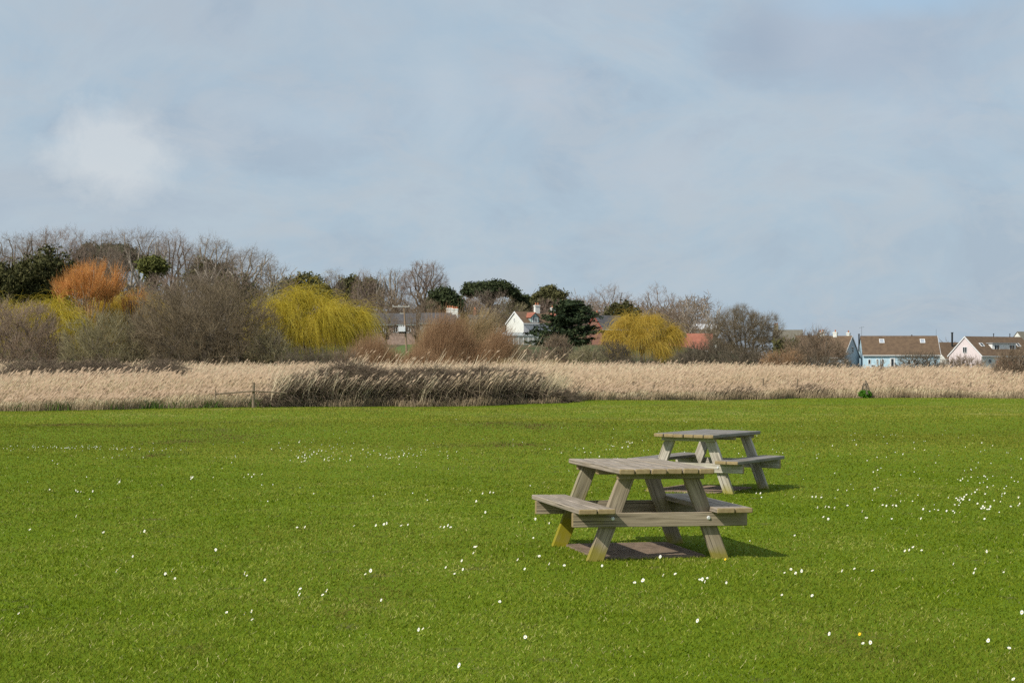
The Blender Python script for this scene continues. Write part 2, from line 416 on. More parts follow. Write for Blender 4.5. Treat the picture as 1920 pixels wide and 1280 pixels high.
for px, py in tp:
    d = F * HC / (py - YH)
    for _ in range(3): spots.append((X(px, d) + rng.normal(0, .6), d + rng.normal(0, .9)))
m_t = foliage_mat('tussock', [(.09, .11, .02), (.15, .17, .03), (.24, .21, .08)], 2)
tag(tufts('tussock_grass', spots, m_t, .04, .09, 34, .20, .005, '', ''), 'low darker tussocks of rough grass scattered across the far part of the lawn', 'grass', kind='stuff')

# ------------------------------------------------------------------ picnic tables
MW = [wood_mat('weathered_wood', (.40, .325, .23), .14, .8), wood_mat('weathered_wood_pale', (.60, .55, .46), .18, .8)]
MT = [wood_mat('weathered_top', (.39, .325, .26), .0, .2), wood_mat('weathered_top_grey', (.28, .26, .24), .0, .2)]
m, nt, b = newmat('end_grain', .85, .15)
c = mix(nt, noise(nt, 30, objc(nt), 3), (.20, .13, .055), (.40, .32, .17)); nt.links.new(c, b.inputs['Base Color']); MEND = m
MBOLT, nt, b = newmat('galvanised_bolt', .35, .5); b.inputs['Base Color'].default_value = (.75, .75, .74, 1); b.inputs['Metallic'].default_value = .2

def picnic_table(loc, rz, label, mw, mt, tilt=0):
    root = empty('picnic_table', loc, rz, label, 'picnic table', 'A-frame picnic tables on the lawn')
    root.rotation_euler = (0, tilt, rz)
    R = random.Random(int(loc[1] * 10))
    L, W, SF, BL = 1.68, .805, .68, 1.475     # SF = outer face of the seat beams
    tb = MB(); nP = 6; pw = W / nP
    for i in range(nP):
        x = -W / 2 + pw * (i + .5); e = R.uniform(-.012, .012); zt = R.uniform(-.002, .003)
        tb.plank((x, -L / 2 + e, .728 + zt), (x, L / 2 + R.uniform(-.012, .012), .728 + zt), (pw / 2 - .004, 0, R.uniform(-.0015, .0015)), (0, 0, .022), .007, 1, R.random() * 9)
    tb.build('tabletop', [mt, MEND], root)
    for s in (-1, 1):
        mb = MB()
        for k in (0, 1):
            x = s * (.42 + .0775 + k * .157)
            mb.plank((x, -L / 2 + R.uniform(-.01, .01), .411), (x, L / 2 + R.uniform(-.01, .01), .411 + R.uniform(-.003, .003)), (.0745, 0, 0), (0, 0, .021), .006, 1, R.random() * 9)
        mb.build('bench_seat', [mt, MEND], root)
    for e in (-1, 1):
        mb = MB(); yb = e * (SF - .0225)
        mb.plank((-BL / 2, yb, .331), (BL / 2, yb, .331), (0, 0, .057), (0, .0225, 0), .004, 1, R.random() * 9)
        bm_ = mb.build('seat_beam', [mw, MEND], root)
        for s in (-1, 1):
            bb = MB(); cx = s * .405; z = .342; n = 10
            vs = [(cx + .017 * math.cos(2 * PI * q / n), e * (SF + .001), z + .017 * math.sin(2 * PI * q / n)) for q in range(n)]
            vs += [(cx + .011 * math.cos(2 * PI * q / n), e * (SF + .010), z + .011 * math.sin(2 * PI * q / n)) for q in range(n)]
            bb.add(vs, [(q, (q + 1) % n, n + (q + 1) % n, n + q) for q in range(n)] + [tuple(range(n, 2 * n)), tuple(range(n))[::-1]])
            bb.build('bolt', MBOLT, bm_)
        mb = MB(); mb.plank((-.365, e * (SF - .0225), .682), (.365, e * (SF - .0225), .682), (0, 0, .023), (0, .0225, 0), .004, 1, R.random() * 9)
        mb.build('top_batten', [mw, MEND], root)
        for s in (-1, 1):
            yl = e * (SF - .045 - .0315)
            x0, x1 = s * .53, s * .262                     # foot and head of the sloping leg
            mb = MB(); d = Vector((x1 - x0, 0, .704)).normalized()
            wv = Vector((d.z, 0, -d.x)) * .0625
            mb.plank((x0 - d.x * .05, yl, -.04), (x1, yl, .704), wv, (0, .03, 0), .004, 1, R.random() * 9)
            # square the head off flush under the top
            lg = mb.build('leg', [mw, MEND], root)
            for v in lg.data.vertices:
                if v.co.z > .7045: v.co.z = .7045
    mb = MB(); mb.plank((-.36, 0, .682), (.36, 0, .682), (0, .045, 0), (0, 0, .0225), .004, 1, 3.3)
    mb.build('top_batten', [mw, MEND], root)
    return root
T1 = picnic_table((1.062, 14.93, 0), .212, 'nearer wooden picnic table with brownish grey planks and a yellow-green algae stained rear leg', MW[0], MT[0], .008)
T2 = picnic_table((2.534, 22.72, gz(2.53, 22.7)), -.50, 'farther wooden picnic table with paler grey bleached legs, partly behind the nearer one', MW[1], MT[1], .008)
# the algae on the nearer table's far left leg
MALG = wood_mat('algae_wood', (.34, .30, .20), .55, 1.0)
legs = [o for o in T1.children if o.name.startswith('leg')]
for o in legs:
    c = sum((Vector(v.co) for v in o.data.vertices), Vector()) / len(o.data.vertices)
    if c.x < 0 and c.y > 0: o.data.materials[0] = MALG; o['label'] = 'leg with a bright yellow-green algae stain at its foot'

MMAT = plain('rubber_mat', (.26, .19, .135), .85, .3, 12)
def grid_mat(loc, rz, W, L, label):
    mb = MB(); t = .0035
    nx, ny = int(W / .026), int(L / .026)
    for i in range(nx + 1):
        x = -W / 2 + W * i / nx; mb.box(x - t, x + t, -L / 2, L / 2, 0, .022)
    for j in range(ny + 1):
        y = -L / 2 + L * j / ny; mb.box(-W / 2, W / 2, y - t, y + t, .001, .0235)
    mb.box(-W / 2, W / 2, -L / 2, L / 2, -.004, .006)
    o = mb.build('grid_mat', MMAT, loc=loc, rot=(0, 0, rz))
    return tag(o, label, 'mat')
grid_mat((1.03, 14.98, -.006), .20, .92, 1.12, 'brown honeycomb rubber mat on the grass beneath the nearer picnic table')
grid_mat((2.42, 22.8, gz(2.4, 22.8) - .004), -.5, .98, 1.22, 'brown honeycomb rubber mat on the grass beneath the farther picnic table')

# ------------------------------------------------------------------ daisies
MPET, nt, b = newmat('daisy_petal', .6, .2); b.inputs['Base Color'].default_value = (.80, .80, .76, 1)
MYEL, nt, b = newmat('flower_yellow', .6, .2); b.inputs['Base Color'].default_value = (.75, .5, .02, 1)
MSTM, nt, b = newmat('flower_stem', .6, .2); b.inputs['Base Color'].default_value = (.10, .17, .03, 1)
def flower_mesh(name, petals, yellow_only=False, seed=0):
    mb = MB(); R = random.Random(seed); hz = .038
    ax = Vector((-.55, -.62, .62)).normalized() if seed % 3 else Vector((-.2, -.45, .85)).normalized()
    a = ax.orthogonal().normalized(); b_ = ax.cross(a); c = Vector((0, 0, hz))
    mb.tube((0, 0, -.005), c - ax * .002, .0012, .001, 5, 2)
    r = .0135
    for i in range(petals):
        t = 2 * PI * i / petals; dt = PI / petals * .95
        rr = r * R.uniform(.88, 1.05)
        def q(rad, th, up): return c + (a * math.cos(th) + b_ * math.sin(th)) * rad + ax * up
        mb.add([q(.004, t - dt, .0005), q(rr * .8, t - dt, .002), q(rr, t - dt * .3, .0025), q(rr, t + dt * .3, .0025), q(rr * .8, t + dt, .002), q(.004, t + dt, .0005)], [(0, 1, 2, 3, 4, 5)], mi=1 if yellow_only else 0)
    n = 8
    ring = [c + (a * math.cos(2 * PI * k / n) + b_ * math.sin(2 * PI * k / n)) * .0045 + ax * .001 for k in range(n)]
    top = [c + (a * math.cos(2 * PI * k / n) + b_ * math.sin(2 * PI * k / n)) * .0028 + ax * .004 for k in range(n)]
    mb.add(ring + top, [(k, (k + 1) % n, n + (k + 1) % n, n + k) for k in range(n)] + [tuple(range(n, 2 * n))], mi=1)
    me = bpy.data.meshes.new(name); me.from_pydata([tuple(v) for v in mb.v], [], mb.f)
    for q in (MPET, MYEL, MSTM): me.materials.append(q)
    me.polygons.foreach_set('material_index', mb.mi); me.update(); return me
DM = [flower_mesh('daisy', 14, False, s) for s in range(5)]
near = [(425, 1147), (472, 1147), (459, 1151), (473, 1160), (323, 1071), (328, 1086), (310, 1076), (459, 1077), (463, 1078), (497, 1086), (563, 1104), (559, 1108), (562, 1115), (605, 1116), (613, 1109), (937, 1129), (985, 1194), (785, 1181), (793, 1180),
        (1308, 1166), (1190, 1092), (1207, 1089), (1205, 1091), (1312, 1085), (1317, 1089), (1326, 1084), (1322, 1091), (1362, 1091), (1466, 1115), (1523, 1115), (1483, 1070), (1492, 1074), (1503, 1073), (1471, 1073), (1555, 1189), (1618, 1204), (1632, 1206),
        (1853, 1202), (1892, 1213), (1916, 1151), (1900, 1274), (1829, 1065), (1826, 1073), (1882, 1071), (1788, 1057), (1712, 1027), (1705, 1031), (1850, 1036), (1602, 1067), (1579, 1070), (1636, 1069), (971, 1050), (984, 1065), (1011, 1045), (1030, 1057), (1058, 1061),
        (1129, 1060), (1238, 1046), (1266, 1078), (1244, 1078), (35, 1150), (861, 1252), (695, 1073), (685, 1076), (715, 1124), (194, 1000), (264, 999), (271, 998), (404, 1030), (405, 1031), (56, 993), (219, 1072), (249, 1042), (557, 988), (572, 989), (664, 985), (705, 986), (720, 983), (752, 985), (765, 983),
        (826, 988), (833, 988), (840, 987), (845, 989), (836, 1062), (852, 1074), (868, 1068), (866, 1051), (893, 1027), (888, 1036), (890, 1026), (919, 924), (905, 925), (925, 923), (893, 942), (893, 943), (1004, 975), (1030, 980), (840, 985), (910, 962), (1000, 1010), (725, 983), (143, 970), (93, 921), (142, 920), (143, 921), (146, 922), (152, 922), (221, 907), (224, 904), (248, 900), (303, 908), (174, 924),
        (1639, 914), (1640, 918), (1641, 915), (1805, 897), (1801, 898), (1821, 894), (1845, 891), (1902, 901), (1909, 902), (1588, 917), (1571, 918), (1796, 936), (1800, 932), (1803, 935), (1799, 940), (1793, 934), (1808, 931), (1812, 929), (1806, 937), (1801, 942), (1798, 946), (1822, 925), (1828, 924), (1832, 917), (1818, 936), (1790, 948),
        (1851, 912), (1862, 910), (1884, 925), (1879, 926), (1847, 940), (1876, 939), (1864, 939), (1843, 950), (1846, 952), (1851, 954), (1855, 953), (1840, 954), (1833, 943), (1857, 951), (1895, 950), (1912, 945), (1909, 947), (1910, 934), (1731, 955), (1759, 955), (1775, 958), (1787, 957), (1790, 960), (1846, 972), (1655, 947), (1662, 949), (1674, 948), (1680, 947), (1689, 940), (1711, 939), (1727, 973), (1672, 973),
        (1533, 953), (1548, 952), (1554, 952), (1565, 951), (1589, 947), (1523, 931), (1530, 932), (1540, 933), (1489, 931), (1623, 971), (1626, 970), (1617, 960), (1544, 971), (1553, 974), (1490, 1004), (1426, 924), (1387, 916), (1418, 925), (1697, 1032), (1728, 1031)]
spotsD = list(near)
for (cx, cy, sx, sy, nn) in ((570, 846, 30, 8, 14), (580, 858, 22, 3, 12), (735, 855, 16, 6, 10), (650, 852, 40, 10, 6), (390, 895, 30, 6, 5), (480, 888, 12, 4, 6), (1165, 838, 25, 4, 10), (1065, 845, 40, 4, 6), (770, 850, 60, 6, 10), (1640, 860, 160, 16, 20), (1840, 925, 60, 18, 22), (300, 870, 160, 25, 14)):
    for _ in range(nn): spotsD.append((cx + rng.normal(0, sx), cy + rng.normal(0, sy)))
nD = 0
def region(px, py):
    if px > 1770 and 885 < py < 975: return 'white daisy in the dense drift of daisies at the right side of the lawn', 'daisies in the dense drift on the right'
    if py > 1080 and px < 1000: return 'white daisy in the close foreground grass to the left of the tables', 'daisies in the left foreground'
    if py > 1080: return 'white daisy in the close foreground grass in front of and right of the tables', 'daisies in the right foreground'
    if py > 975 and px < 1000: return 'small white daisy in the middle of the lawn left of the nearer table', 'daisies on the middle lawn at left'
    if py > 975: return 'small white daisy on the lawn level with the nearer table', 'daisies around the nearer table'
    if px < 1000: return 'tiny white daisy on the farther lawn left of both tables', 'daisies on the far lawn at left'
    if px < 1500: return 'tiny white daisy on the lawn around the farther table', 'daisies around the farther table'
    return 'tiny white daisy on the farther lawn between the farther table and the right drift', 'daisies on the far lawn at right'
for (px, py) in spotsD:
    if py < YH + 125 or nD >= 292: continue
    d = F * (HC - .035) / (py - YH); x = X(px, d)
    o = bpy.data.objects.new('daisy', DM[nD % 5]); COL.objects.link(o)
    o.location = (x, d, gz(x, d)); s_ = random.uniform(.55, .92); o.scale = (s_, s_, 1 + random.uniform(-.2, .3)); o.rotation_euler = (0, 0, random.uniform(-.7, .5))
    lb, gp = region(px, py); tag(o, lb, 'daisy', gp); nD += 1
yd = flower_mesh('dandelion', 20, True, 1)
for (px, py, lb) in ((1612, 1188, 'small yellow flower in the foreground grass right of the tables'), (1360, 1048, 'small yellow flower at the foot of the nearer table leg')):
    d = F * (HC - .035) / (py - YH); o = bpy.data.objects.new('dandelion', yd); COL.objects.link(o); o.location = (X(px, d), d, 0); o.scale = (.75, .75, .9)
    tag(o, lb, 'flower')
# the many far daisies beyond counting: one mesh of tiny petal discs
pts = []
for (cx, cy, sx, sy, nn) in ((570, 838, 60, 12, 30), (1640, 835, 200, 22, 45), (760, 850, 120, 14, 35), (250, 862, 180, 22, 30), (1120, 812, 200, 16, 25), (1350, 852, 180, 12, 25), (130, 841, 90, 4.5, 90), (1850, 880, 70, 22, 25), (1700, 930, 150, 20, 15), (900, 930, 400, 40, 20)):
    for _ in range(nn):
        a_, b_ = cx + rng.normal(0, sx), cy + rng.normal(0, sy)
        if b_ > 765: pts.append((a_, b_))
V = []; Fl = []
for (px, py) in pts:
    d = F * (HC - .03) / (py - YH); x = X(px, d); c = Vector((x, d, gz(x, d) + .034)); ax = Vector((-.4, -.7, .55)).normalized(); a = ax.orthogonal().normalized(); b_ = ax.cross(a)
    r = random.uniform(.004, .0075); o_ = len(V)
    for k in range(6):
        q = c + (a * math.cos(k * PI / 3) + b_ * math.sin(k * PI / 3)) * r; V.append(tuple(q))
    Fl += [(o_, o_ + 1, o_ + 2, o_ + 3), (o_, o_ + 3, o_ + 4, o_ + 5)]
tag(fast('far_daisies', np.array(V), np.array(Fl), MPET), 'speckle of countless tiny white daisies over the farther lawn', 'daisies', kind='stuff')

# ------------------------------------------------------------------ reed bed
def reeds(name, n, pick, hfun, mat, label, wd=.008, lean=.30, plume=True, kind='stuff', cat='reeds', jit=.13):
    x, y = pick(n); n = len(x)
    h = hfun(x, y) * (1 + rng.normal(0, jit, n)); h = np.maximum(h, .15)
    P = np.stack([x, y, ground(x, y) - .02], 1)
    ln = lean + rng.normal(0, .16, n) + .1 * vnoise(x, y, .3, 2)
    dy = rng.normal(0, .12, n)
    M_ = P + np.stack([ln * h * .28, dy * h * .4, h * .55], 1)
    T = P + np.stack([ln * h, dy * h, h], 1)
    az = rng.random(n) * PI; wv = wd * (.7 + .7 * rng.random(n)) * (y / 75)
    side = np.stack([np.cos(az), np.sin(az), 0 * az], 1) * wv[:, None]
    V = np.stack([P - side, P + side, M_ + side, M_ - side, T + side * .6, T - side * .6], 1)
    b_ = np.arange(n)[:, None] * 6
    Fc = np.stack([b_ + np.array([[0, 1, 2, 3]]), b_ + np.array([[3, 2, 4, 5]])], 1).reshape(-1, 4)
    V = V.reshape(-1, 3); vals = np.repeat(rng.random(n) * .55 + .15, 6)
    parts = [(V, Fc, vals)]
    if plume:
        k = rng.random(n) < .34
        T2 = T[k]; s2 = side[k]; nn = len(T2); l2 = ln[k]
        up = np.stack([.07 + l2 * .10, 0 * l2, .15 + .06 * rng.random(nn)], 1)
        drop = np.stack([.08 + .04 * rng.random(nn), rng.normal(0, .02, nn), .02 - .05 * rng.random(nn)], 1)
        su = unit(s2) * (.016 * (.6 + .8 * rng.random(nn)))[:, None]
        A = T2; B = T2 + up * .6 + su; C_ = T2 + up * .9 + drop * .7; D = T2 + up * .45 + drop * .35 - su
        V2 = np.stack([A, B, C_, D], 1).reshape(-1, 3)
        parts.append((V2, np.arange(4 * nn).reshape(-1, 4), np.repeat(rng.random(nn) * .25 + .85, 4)))
    V, Fc, vals = merge(parts)
    o = fast(name, V, Fc, mat, attrs={'v': vals})
    return tag(o, label, cat, kind=kind)
m, nt, b = newmat('reed_straw', .7, .2)
v = attr(nt, 'v')
c = ramp(nt, [(0, (.52, .41, .25)), (.3, (.72, .60, .39)), (.6, (.88, .76, .53)), (.78, (.80, .67, .46)), (.84, (.33, .23, .145)), (1, (.54, .40, .275))], v)
c = mix(nt, ramp(nt, [(.42, (0, 0, 0)), (.62, (.55, .55, .55))], noise(nt, .22, pos(nt), 5)), c, (.52, .39, .25))
nt.links.new(c, b.inputs['Base Color'])
t = nt.nodes.new('ShaderNodeBsdfTranslucent'); nt.links.new(c, t.inputs[0])
mx = nt.nodes.new('ShaderNodeMixShader'); mx.inputs[0].default_value = .3
nt.links.new(b.outputs[0], mx.inputs[1]); nt.links.new(t.outputs[0], mx.inputs[2]); nt.links.new(mx.outputs[0], nt.nodes['Material Output'].inputs[0])
MREED = m
# clump of brambles zones (metres): used to thin the reeds there
def in_bramble(x, y):
    px = 960 + F * x / y
    return (px > 520) & (px < 1060) & (y < edge_y(x) + 6.5)
def in_bank(x, y):
    px = 960 + F * x / y
    return (px < 345 - 12 * np.abs(y - 82)) & (y > 75.5) & (y < 92) & (rng.random(len(x)) > .06)
def pickA(n):
    x = (rng.random(n) - .5) * 62; dy = rng.exponential(7, n) + .15
    y = edge_y(x) + np.minimum(dy, 60)
    k = (~in_bramble(x, y)) | (rng.random(n) < .03)
    k &= ~in_bank(x, y)
    return x[k], y[k]
def hA(x, y):
    dy = y - edge_y(x)
    return (.42 + .60 * sm(0, 5.5, dy) + .13 * vnoise(x, y, .35, 4) + .08 * vnoise(x, y, .9, 2)) * (1 + .22 * sm(4, 40, dy))
reeds('reed_bed', 130000, pickA, hA, MREED, 'wide band of dry golden reeds along the far edge of the lawn')
def pickB(n):
    y = 84 + 56 * rng.random(n) ** .8; x = (rng.random(n) - .5) * y * .8
    k = (y > edge_y(x) + 10) & ~in_bank(x, y)
    return x[k], y[k]
def hB(x, y): return 1.12 + .38 * sm(85, 135, y) * (1 - .75 * sm(1350, 1600, 960 + F * x / y)) + .09 * vnoise(x, y, .15, 6)
reeds('far_reed_bed', 90000, pickB, hB, MREED, 'farther reeds with brown feathery plumes reaching back to the bushes', wd=.009, lean=.36)
# dead grass fringe at the foot of the reeds
m_fr = foliage_mat('dead_fringe', [(.20, .15, .09), (.36, .27, .17), (.52, .41, .26)], .8)
def pickC(n):
    x = (rng.random(n) - .5) * 62; return x, edge_y(x) + rng.random(n) ** 1.5 * 1.5 - .15
reeds('dead_grass', 30000, pickC, lambda x, y: .24 + .14 * vnoise(x, y, 1.1, 8), m_fr, 'fringe of short dead brown grass where the lawn meets the reeds', wd=.007, lean=.2, plume=False, cat='dead grass', jit=.3)

# ------------------------------------------------------------------ bushes and trees: shared growth code
def bez(a, c, b, n):
    t = np.linspace(0, 1, n + 1)[:, None]
    return (1 - t) ** 2 * a + 2 * t * (1 - t) * c + t * t * b
def grow(center, rad, nlimb, nbr, r0, fork, multi=0.0, lump=.2, trunk_top=None, up=.5, wob=.10, skew=0, pw=2.0):
    """skeleton: limbs from the fork out to an uneven envelope, then branches, each hung on the nearest limb"""
    center = np.array(center, float); rad = np.array(rad, float); fork = np.array(fork, float)
    SP0, SP1, R0, R1, LV = [], [], [], [], []
    nodes, nr, nd_ = [], [], []
    ph = rng.random(6) * 6
    def env(u):
        k = 1 + lump * (np.sin(u[..., 0] * 4 + ph[0]) * np.sin(u[..., 1] * 3.5 + ph[1]) + .7 * np.sin(u[..., 2] * 5 + ph[2]) * np.cos(u[..., 0] * 6 + ph[3]))
        return k
    def sq(u):
        return u / ((np.abs(u) ** pw).sum(-1, keepdims=True) ** (1 / pw)) if u.ndim > 1 else u / (np.abs(u) ** pw).sum() ** (1 / pw)
    def path(P, ra, rb, lv):
        n = len(P) - 1
        for i in range(n):
            a, b_ = ra + (rb - ra) * i / n, ra + (rb - ra) * (i + 1) / n
            SP0.append(P[i]); SP1.append(P[i + 1]); R0.append(a); R1.append(b_); LV.append(lv)
            nodes.append(P[i + 1]); nr.append(b_); nd_.append((P[i + 1] - P[i]) / (np.linalg.norm(P[i + 1] - P[i]) + 1e-9))
    if multi == 0:
        n = 6; P = np.linspace([0, 0, -.3], fork, n + 1); P[1:-1, :2] += rng.normal(0, r0 * .25, (n - 1, 2))
        path(P, r0 * 1.25, r0 * .85, 0); nodes.clear(); nr.clear(); nd_.clear()
        nodes.append(fork); nr.append(r0 * .8); nd_.append(np.array([0, 0, 1.]))
    for i in range(nlimb):
        th = 2 * PI * (i + rng.random() * .8) / nlimb
        el = rng.uniform(.1, 1.25)
        u = np.array([math.cos(th) * math.cos(el), math.sin(th) * math.cos(el), math.sin(el)])
        e = center + sq(u) * rad * env(u) * rng.uniform(.78, .93)
        if multi: s_ = np.array([rng.normal(0, multi * rad[0]), rng.normal(0, multi * rad[1]), -.1])
        else: s_ = fork - np.array([0, 0, rng.random() * .25 * fork[2]]) * (i > 0)
        D = np.linalg.norm(e - s_)
        c_ = s_ + np.array([(e - s_)[0] * .25 + skew * D * .1, (e - s_)[1] * .25, D * up])
        P = bez(s_, c_, e, 8); P[1:-1] += rng.normal(0, D * wob * .25, (7, 3))
        path(P, r0 * rng.uniform(.45, .72), r0 * .12 + .015, 1)
    # branches
    u = unit(rnd(nbr)); u[:, 2] = np.where(u[:, 2] < -.35, -u[:, 2] * rng.random(nbr), u[:, 2])
    tg = center + sq(u) * rad * env(u)[:, None] * (rng.random(nbr) ** .30)[:, None] * .95
    tg = tg[tg[:, 2] > .15 * max(center[2], .5)]
    tg = tg[np.argsort(np.linalg.norm(tg - fork, axis=1))]
    N = np.array(nodes); cap = len(N) + 5 * len(tg) + 10
    NN = np.zeros((cap, 3)); RR = np.zeros(cap); DD = np.zeros((cap, 3)); k = len(N)
    NN[:k] = N; RR[:k] = nr; DD[:k] = nd_
    for t_ in tg:
        dv = t_ - NN[:k]; dist = np.linalg.norm(dv, axis=1)
        al = (dv * DD[:k]).sum(1) / (dist + 1e-6)
        j = int(np.argmin(dist * (1.35 - .45 * al)))
        D = dist[j]
        if D < .25: continue
        s_ = NN[j]; c_ = s_ + DD[j] * D * .4 + np.array([0, 0, D * .06])
        n = 2 if D < 1 else 4
        P = bez(s_, c_, t_, n); P[1:-1] += rng.normal(0, D * wob, (n - 1, 3))
        ra = min(RR[j] * .85, .03 + .042 * D); rb = max(.008, ra * .35)
        for i in range(n):
            a, b_ = ra + (rb - ra) * i / n, ra + (rb - ra) * (i + 1) / n
            SP0.append(P[i]); SP1.append(P[i + 1]); R0.append(a); R1.append(b_); LV.append(2)
            NN[k] = P[i + 1]; RR[k] = b_; DD[k] = unit(P[i + 1] - P[i]); k += 1
    return (np.array(SP0), np.array(SP1), np.array(R0), np.array(R1), np.array(LV)), NN[:k], DD[:k], RR[:k]

def twig_mesh(NN, DD, RR, n, ln, r, center, upk=.25, outk=.5, jit=.6, droop=0.0, nseg=2, skew=0.0, thin_pref=True, fork_k=1, clump=0.0):
    wgt = 1 / (RR + .02) if thin_pref else np.ones(len(RR))
    if clump:
        q = rng.random(6) * 6
        wgt = wgt * np.exp(clump * (np.sin(NN[:, 0] * 1.7 + q[0]) * np.sin(NN[:, 2] * 1.9 + q[1]) + .8 * np.sin(NN[:, 1] * 1.6 + q[2] + NN[:, 0] * .9) * np.cos(NN[:, 2] * 2.8 + q[3])))
    idx = rng.choice(len(NN), n, p=wgt / wgt.sum())
    P = NN[idx] + rnd(n) * .06
    out = unit(P - np.array(center))
    d = unit(DD[idx] * .45 + out * outk + unit(rnd(n)) * jit + np.array([skew, 0, upk]))
    L = ln * (.5 + .9 * rng.random(n)); parts = []; vals = rng.random(n)
    q = P; rr = r * (.7 + .6 * rng.random(n))
    for s_ in range(nseg):
        q2 = q + d * (L / nseg)[:, None]
        a = rr * (1 - s_ / nseg * .7); b_ = rr * (1 - (s_ + 1) / nseg * .7)
        parts.append(segs(q, q2, a, b_, vals))
        if s_ == 0 and fork_k:
            for _ in range(fork_k):
                d3 = unit(d + unit(rnd(n)) * .75 + np.array([skew * .4, 0, -droop * .3])); parts.append(segs(q2, q2 + d3 * (L * .42)[:, None], b_ * .8, b_ * .3, vals))
        d = unit(d + rnd(n) * .13 + np.array([skew * .5, 0, -droop]) + np.array([0, 0, .08]) * (droop == 0)); q = q2
    return parts

def leaf_mesh(NN, n, spread, size, flat=1.0, dirs=None, aspect=1.6):
    idx = rng.integers(0, len(NN), n)
    c = NN[idx] + rnd(n) * np.array([spread, spread, spread * flat])
    a = unit(rnd(n) if dirs is None else dirs[idx] + rnd(n) * .45); b_ = unit(np.cross(a, rnd(n)))
    s_ = size * (.6 + .8 * rng.random(n))[:, None]
    V = np.stack([c - a * s_ * aspect, c - b_ * s_ * .6, c + a * s_ * aspect, c + b_ * s_ * .6], 1).reshape(-1, 3)
    return V, np.arange(4 * n).reshape(-1, 4), np.repeat(rng.random(n), 4)

def BARK(name, col): return plain(name, col, .9, .3, 4, .1)
MB_OAK = BARK('oak_bark', (.185, .15, .115)); MB_DARK = BARK('dark_bark', (.12, .10, .08)); MB_PALE = BARK('pale_bark', (.36, .31, .25))
TW = dict(
    tan=foliage_mat('tan_twigs', [(.17, .12, .08), (.30, .22, .155), (.46, .36, .26)], .35),
    mid=foliage_mat('mid_brown_twigs', [(.105, .08, .048), (.205, .16, .10), (.36, .285, .185)], .35),
    thorn=foliage_mat('bramble_stems', [(.06, .046, .032), (.15, .11, .075), (.32, .25, .17)], 1.5),
    oak=foliage_mat('oak_twigs', [(.15, .113, .08), (.26, .20, .15), (.38, .31, .24)], .3),
    purple=foliage_mat('purple_twigs', [(.17, .12, .09), (.29, .21, .16), (.42, .32, .25)], .3),
    olive=foliage_mat('olive_twigs', [(.17, .145, .075), (.29, .25, .135), (.43, .37, .22)], .3),
    brown=foliage_mat('brown_twigs', [(.15, .11, .072), (.26, .19, .125), (.39, .30, .21)], .3),
    rust=foliage_mat('rust_twigs', [(.22, .125, .065), (.36, .22, .12), (.50, .36, .20)], .3),
    straw=foliage_mat('straw_twigs', [(.26, .17, .08), (.42, .31, .16), (.58, .47, .27)], .3),
    orange=foliage_mat('orange_twigs', [(.50, .20, .06), (.76, .35, .10), (.88, .54, .24)], .3, transl=.2),
    yellow=foliage_mat('yellow_willow_twigs', [(.42, .34, .03), (.74, .60, .075), (.90, .77, .19)], .35, transl=.45),
    gold=foliage_mat('golden_willow_twigs', [(.46, .33, .05), (.76, .56, .10), (.88, .68, .20)], .35, transl=.45),
    dark=foliage_mat('dark_twigs', [(.08, .065, .045), (.15, .12, .08), (.24, .20, .135)], .4),
)
LF = dict(
    pine=foliage_mat('pine_needles', [(.025, .036, .016), (.048, .062, .024), (.09, .105, .042)], .45),
    holm=foliage_mat('holm_oak_leaves', [(.065, .068, .025), (.12, .115, .045), (.19, .175, .075)], .5),
    ivy=foliage_mat('ivy_leaves', [(.035, .037, .012), (.068, .067, .022), (.12, .108, .04)], .5),
    lime=foliage_mat('yellow_green_needles', [(.06, .07, .02), (.11, .115, .03), (.18, .18, .05)], .5),
    cedar=foliage_mat('cypress_sprays', [(.016, .028, .015), (.035, .052, .022), (.075, .09, .032)], .5),
    bramble=foliage_mat('bramble_leaves', [(.055, .055, .022), (.10, .095, .04), (.20, .15, .08)], 1.2),
    bright=foliage_mat('fresh_leaves', [(.05, .15, .01), (.10, .24, .02)], 2),
)

